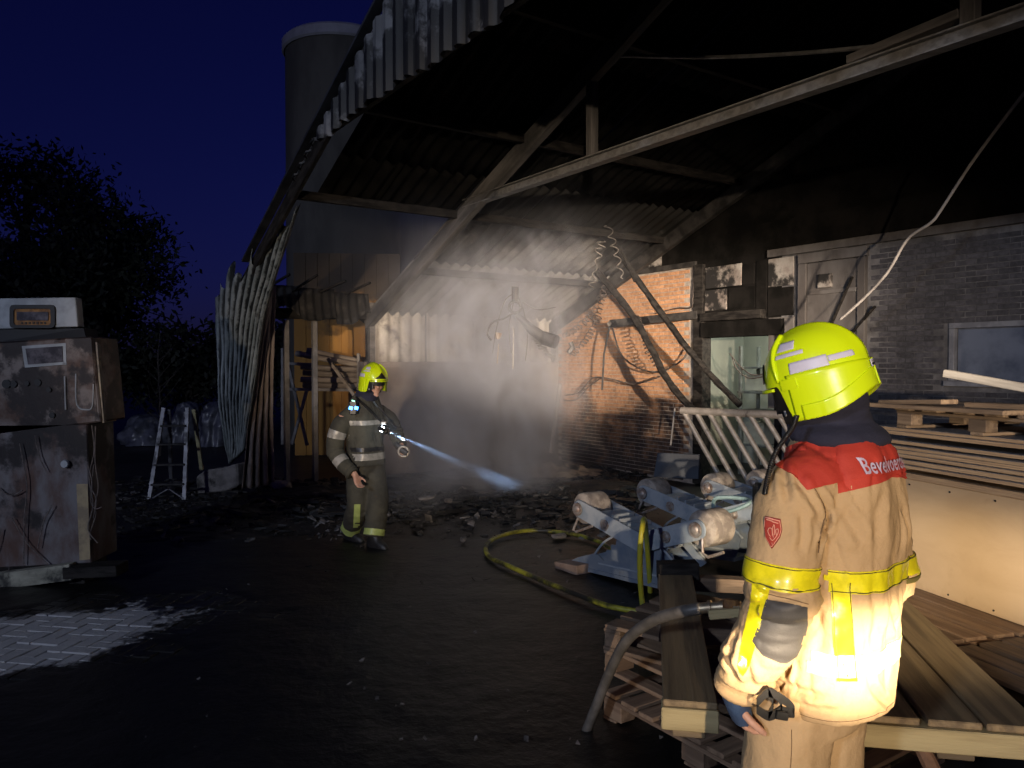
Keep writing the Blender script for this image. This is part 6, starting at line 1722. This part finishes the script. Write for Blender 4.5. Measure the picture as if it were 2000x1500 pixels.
# trouser seams and dirt
tro = [o for o in p1.children if o.name.startswith('trousers')][0]
bvt = bvh_of(tro.data)
px_line(((1546, 1425), (1546, 1460), (1544, 1500)), .0011, .001, 'trouser_seam', m_hem, tro, bvt)

# ---------------- firefighter walking by the smoke with a chest lamp
BASE2 = gr(708, 1062)
F2 = V((.80, -.60, 0)).normalized(); R2 = V((F2.y, -F2.x, 0))
Y2 = BASE2.y
def q2(u, v, d=0.0): return at(u, v, Y2 + d)
def L2(r, f, z): return V((q2(712, 900).x, Y2, 0)) + R2 * r + F2 * f + Z * z
J2 = dict(
    Rsh=q2(672, 812, -.14), Lsh=q2(752, 808, .16), Rel=q2(652, 878, -.16), Rwr=q2(694, 928, -.30), Lel=q2(772, 842, .20), Lwr=q2(784, 872, .06),
    Rhip=q2(700, 908, -.05), Lhip=q2(728, 908, .07), Rkn=q2(700, 985, -.06), Lkn=q2(738, 982, -.08), Ran=q2(684, 1036, .16), Lan=q2(730, 1058, -.16), Rtoe=q2(706, 1046, .06), Ltoe=q2(756, 1064, -.28))
for k_ in ('Ran', 'Lan', 'Rtoe', 'Ltoe'): J2[k_].z = .085 if 'an' in k_ else .075
J2['Rarm'] = [q2(690, 806, -.06), q2(664, 834, -.15), q2(654, 876, -.17), q2(670, 906, -.24), q2(690, 926, -.29)]
J2['Rrad'] = [.085, .092, .085, .074, .062]
J2['Larm'] = [q2(738, 804, .12), q2(762, 822, .18), q2(771, 842, .20), q2(778, 860, .12), q2(783, 870, .07)]
J2['Lrad'] = [.085, .085, .078, .068, .06]
rings2 = [(L2(0, .02, .80), .20, .165), (L2(0, .02, .90), .195, .16), (L2(0, .01, 1.02), .185, .15), (L2(0, .0, 1.15), .19, .155), (L2(0, 0, 1.28), .20, .15), (L2(0, 0, 1.38), .19, .135), (L2(0, .01, 1.45), .16, .11), (L2(0, .02, 1.50), .12, .095), (L2(0, .03, 1.53), .085, .075)]
trings2 = [(L2(0, 0, .74), .17, .13), (L2(0, 0, .86), .165, .135), (L2(0, 0, .98), .155, .12)]
f2y = math.atan2(-F2.x, F2.y)
hq2 = Matrix.Rotation(f2y + rad(-14), 3, 'Z') @ Matrix.Rotation(-rad(4), 3, 'X')
H2 = (q2(729, 752, -.03), hq2 @ V((1, 0, 0)), hq2 @ V((0, 1, 0)), hq2 @ V((0, 0, 1)))
hood2 = [(L2(0, .02, 1.44), R2, F2, .13, .12), (L2(0, .03, 1.50), R2, F2, .12, .115), (L2(0, .035, 1.55), R2, F2, .085, .085), (H2[0] - H2[3] * .075 - H2[2] * .010, H2[1], H2[2], .082, .088), (H2[0] - H2[3] * .0 - H2[2] * .03, H2[1], H2[2], .086, .085)]
hands2 = {'R': (V((.35, -.1, -1)), F2, -1, .5), 'L': (V((0.2, -.6, -.4)), V((-.3, -.3, -1)), 1, .8)}
p2, jk2, jo2, arms2, _, _ = firefighter('person in dark olive firefighting gear and yellow helmet walking beside the smoke', BASE2, F2, J2, rings2, trings2, H2, {'jacket': m_olive, 'trouser': m_olive}, False, (.125, .10), hands2, hood2, voxel=0.012, seed=7.0, hs=1.0, hup=.062)
bv2 = bvh_of(jk2); c2 = L2(0, 0, 0)
add(ring_band(bv2, 0, R2, F2, 1.205, 1.25, c2, .235, n=70), 'reflective_band', m_silver, jo2)
add(ring_band(bv2, 0, R2, F2, .86, .925, c2, .25, n=70), 'reflective_band', m_silver, jo2)
add(ring_band(bv2, 0, R2, F2, .945, .985, c2, .25, n=70, off=.010), 'waist_belt', m_blackp, jo2, solid=.004)
add(sleeve_band(bv2, arms2['R'], .30, .38), 'reflective_band', m_silver, jo2); add(sleeve_band(bv2, arms2['R'], .66, .76), 'reflective_band', m_silver, jo2)
tro2 = [o for o in p2.children if o.name.startswith('trousers')][0]; bvt2 = bvh_of(tro2.data)
for sd in ('L', 'R'):
    kn_, an_ = J2[sd + 'kn'], J2[sd + 'an']; pts = smoothpath([kn_, kn_.lerp(an_, .5), an_ + Z * .02], 6)
    add(sleeve_band(bvt2, pts, .72, .92), 'reflective_band', m_yel2, tro2)
add(surf_sheet(bvt2, px_grid((((692, 985), (690, 1030)), ((704, 985), (702, 1030))), 4, 14), .003), 'leg_stripe', m_yel2, tro2)
# breathing set straps, lamps, nozzle
for a, b in (((690, 770), (762, 842)), ((716, 770), (775, 836))):
    px_line((a, ((a[0] + b[0]) / 2, (a[1] + b[1]) / 2), b), .012, .006, 'harness_strap', m_blackp, jo2, bv2)
m_led = mat('blue_led', (0.02, 0.1, 0.6), emit=(0.05, 0.28, 1.0), estr=9.0, rough=.3)
m_ledg = mat('green_led', (0.1, 0.5, 0.3), emit=(0.4, 1.0, 0.7), estr=2.0, rough=.3)
m_lens = mat('lamp_lens', (0.9, 0.95, 1.0), emit=(0.75, 0.90, 1.0), estr=30.0, rough=.2)
al_ = empty('alarm_unit', q2(690, 796, -.28) - wloc(p2)); al_.parent = p2
MB().box(q2(690, 796, -.28), (.075, .04, .14)).build('case', m_blackp, al_, bevel=.01)
for u in (685, 696): MB().box(q2(u, 797, -.303), (.034, .006, .030), Matrix.Rotation(.25, 3, 'Y')).build('blue_light', m_led, al_)
MB().box(q2(690, 783, -.303), (.03, .006, .012), Matrix.Rotation(.3, 3, 'Y')).build('green_light', m_ledg, al_)
TP = q2(750, 840, -.34); TT = at(925, 919, 9.6); td = (TT - TP).normalized()
lp = empty('chest_lamp', TP - wloc(p2)); lp.parent = p2
MB().lathe([(.020, -.09), (.020, -.01), (.034, .0), (.036, .035), (.030, .036)], TP, td, 16).build('lamp_body', m_blackp, lp, smooth=35)
MB().lathe([(.030, .030), (.027, .040), (0.0, .046)], TP, td, 16).build('lens', m_lens, lp, smooth=True)
MB().lathe([(0, -.028), (.02, -.02), (.028, 0), (.02, .02), (0, .028)], q2(746, 838, -.36), Z, 14, cap=False).build('side_lens', m_lens, lp, smooth=True)
MB().box(q2(750, 826, -.32), (.05, .04, .03)).build('bracket', m_silver, lp, bevel=.006)
spot('chest_lamp_beam', TP + td * .06, TT, 5200, (0.45, 0.68, 1.0), 4.4, 0.6, 0.012)
nz_ = empty('hose_nozzle', J2['Lwr'] + V((0.05, -.04, 0)), 'grey branch pipe nozzle held at the walking person\'s side', 'nozzle')
MB().tube([q2(772, 866, .0), q2(786, 880, -.04), q2(796, 886, -.06)], [.022, .03, .026], 12).build('barrel', m_duct, nz_, smooth=40)
MB().tube([q2(788, 882, -.05) + V((math.cos(a) * .05, 0, math.sin(a) * .05)) for a in [2 * math.pi * k / 16 for k in range(17)]], .012, 6).build('handle_ring', m_galv, nz_, smooth=True)

# ------------------------------------------------------------------ smoke rising from the smouldering heap
m_smoke = bpy.data.materials.new('smoke'); m_smoke.use_nodes = True
N, L = m_smoke.node_tree.nodes, m_smoke.node_tree.links
N.remove(N['Principled BSDF'])
pv = N.new('ShaderNodeVolumePrincipled'); pv.inputs['Color'].default_value = (0.62, 0.65, 0.74, 1); pv.inputs['Anisotropy'].default_value = 0.0
L.new(pv.outputs[0], N['Material Output'].inputs['Volume'])
geo = N.new('ShaderNodeNewGeometry')
def M_(op, *a):
    x = N.new('ShaderNodeMath'); x.operation = op
    for i, q in enumerate(a):
        if isinstance(q, (int, float)): x.inputs[i].default_value = q
        else: L.new(q, x.inputs[i])
    return x.outputs[0]
def SS(x, a, b, lo=0.0, hi=1.0):
    r = N.new('ShaderNodeMapRange'); r.interpolation_type = 'SMOOTHSTEP'; r.inputs[1].default_value = a; r.inputs[2].default_value = b; r.inputs[3].default_value = lo; r.inputs[4].default_value = hi
    L.new(x, r.inputs[0]); return r.outputs[0]
sp = N.new('ShaderNodeSeparateXYZ'); L.new(geo.outputs['Position'], sp.inputs[0])
X, Y, Zc = sp.outputs
# plume: narrow at the heap, spreading and drifting left as it rises
cx = M_('MULTIPLY_ADD', Zc, -0.06, -0.18)
wd = M_('MULTIPLY_ADD', Zc, 0.18, 1.20)
dx = M_('DIVIDE', M_('SUBTRACT', X, cx), wd); dy = M_('DIVIDE', M_('SUBTRACT', Y, 11.5), 1.55)
q = M_('SQRT', M_('ADD', M_('MULTIPLY', dx, dx), M_('MULTIPLY', dy, dy)))
mp = N.new('ShaderNodeMapping'); mp.inputs['Scale'].default_value = (0.85, 0.85, 0.55); L.new(geo.outputs['Position'], mp.inputs[0])
nz = N.new('ShaderNodeTexNoise'); nz.inputs['Scale'].default_value = 1.25; nz.inputs['Detail'].default_value = 3.0; nz.inputs['Distortion'].default_value = 0.7; L.new(mp.outputs[0], nz.inputs['Vector'])
q = M_('ADD', q, M_('MULTIPLY', M_('SUBTRACT', nz.outputs[0], 0.5), 1.5))
core = SS(q, 1.05, 0.15)
up_ = SS(Zc, 4.4, 1.2, 0.28, 1.0)
nz2 = N.new('ShaderNodeTexNoise'); nz2.inputs['Scale'].default_value = 2.6; nz2.inputs['Detail'].default_value = 4.0; nz2.inputs['Distortion'].default_value = 1.2; L.new(mp.outputs[0], nz2.inputs['Vector'])
den = M_('MULTIPLY', M_('MULTIPLY', core, up_), SS(nz2.outputs[0], 0.35, 0.66, 0.2, 2.9))
# thin veil drifting round the plume
veil = M_('MULTIPLY', SS(q, 1.9, 0.5), 0.06)
lx = M_('DIVIDE', M_('ADD', X, 0.95), 0.9); ly = M_('DIVIDE', M_('SUBTRACT', Y, 8.1), 1.3); lz = M_('DIVIDE', M_('SUBTRACT', Zc, 1.0), 0.9)
lq = M_('ADD', M_('ADD', M_('MULTIPLY', lx, lx), M_('MULTIPLY', ly, ly)), M_('MULTIPLY', lz, lz))
veil = M_('ADD', veil, M_('MULTIPLY', SS(lq, 1.0, 0.1), 0.22))
den = M_('ADD', den, veil)
L.new(den, pv.inputs['Density'])
lo_, hi_ = V((-2.0, 7.2, 0.03)), V((2.0, 13.6, 4.6))
mb = MB()
rings = []
for z, k in ((0.03, .92), (.6, 1.0), (2.2, 1.0), (3.6, .95), (4.4, .7)):
    rings.append(ell(V((-0.35, 9.95, z)), V((1, 0, 0)), V((0, 1, 0)), 2.3 * k, 4.0 * k, 40, 6.0))
mb.loft(rings)
o = mb.build('smoke', m_smoke, loc=(0, 0, 0)); tag(o, 'pale grey smoke drifting up from the smouldering heap', 'smoke', kind='stuff')
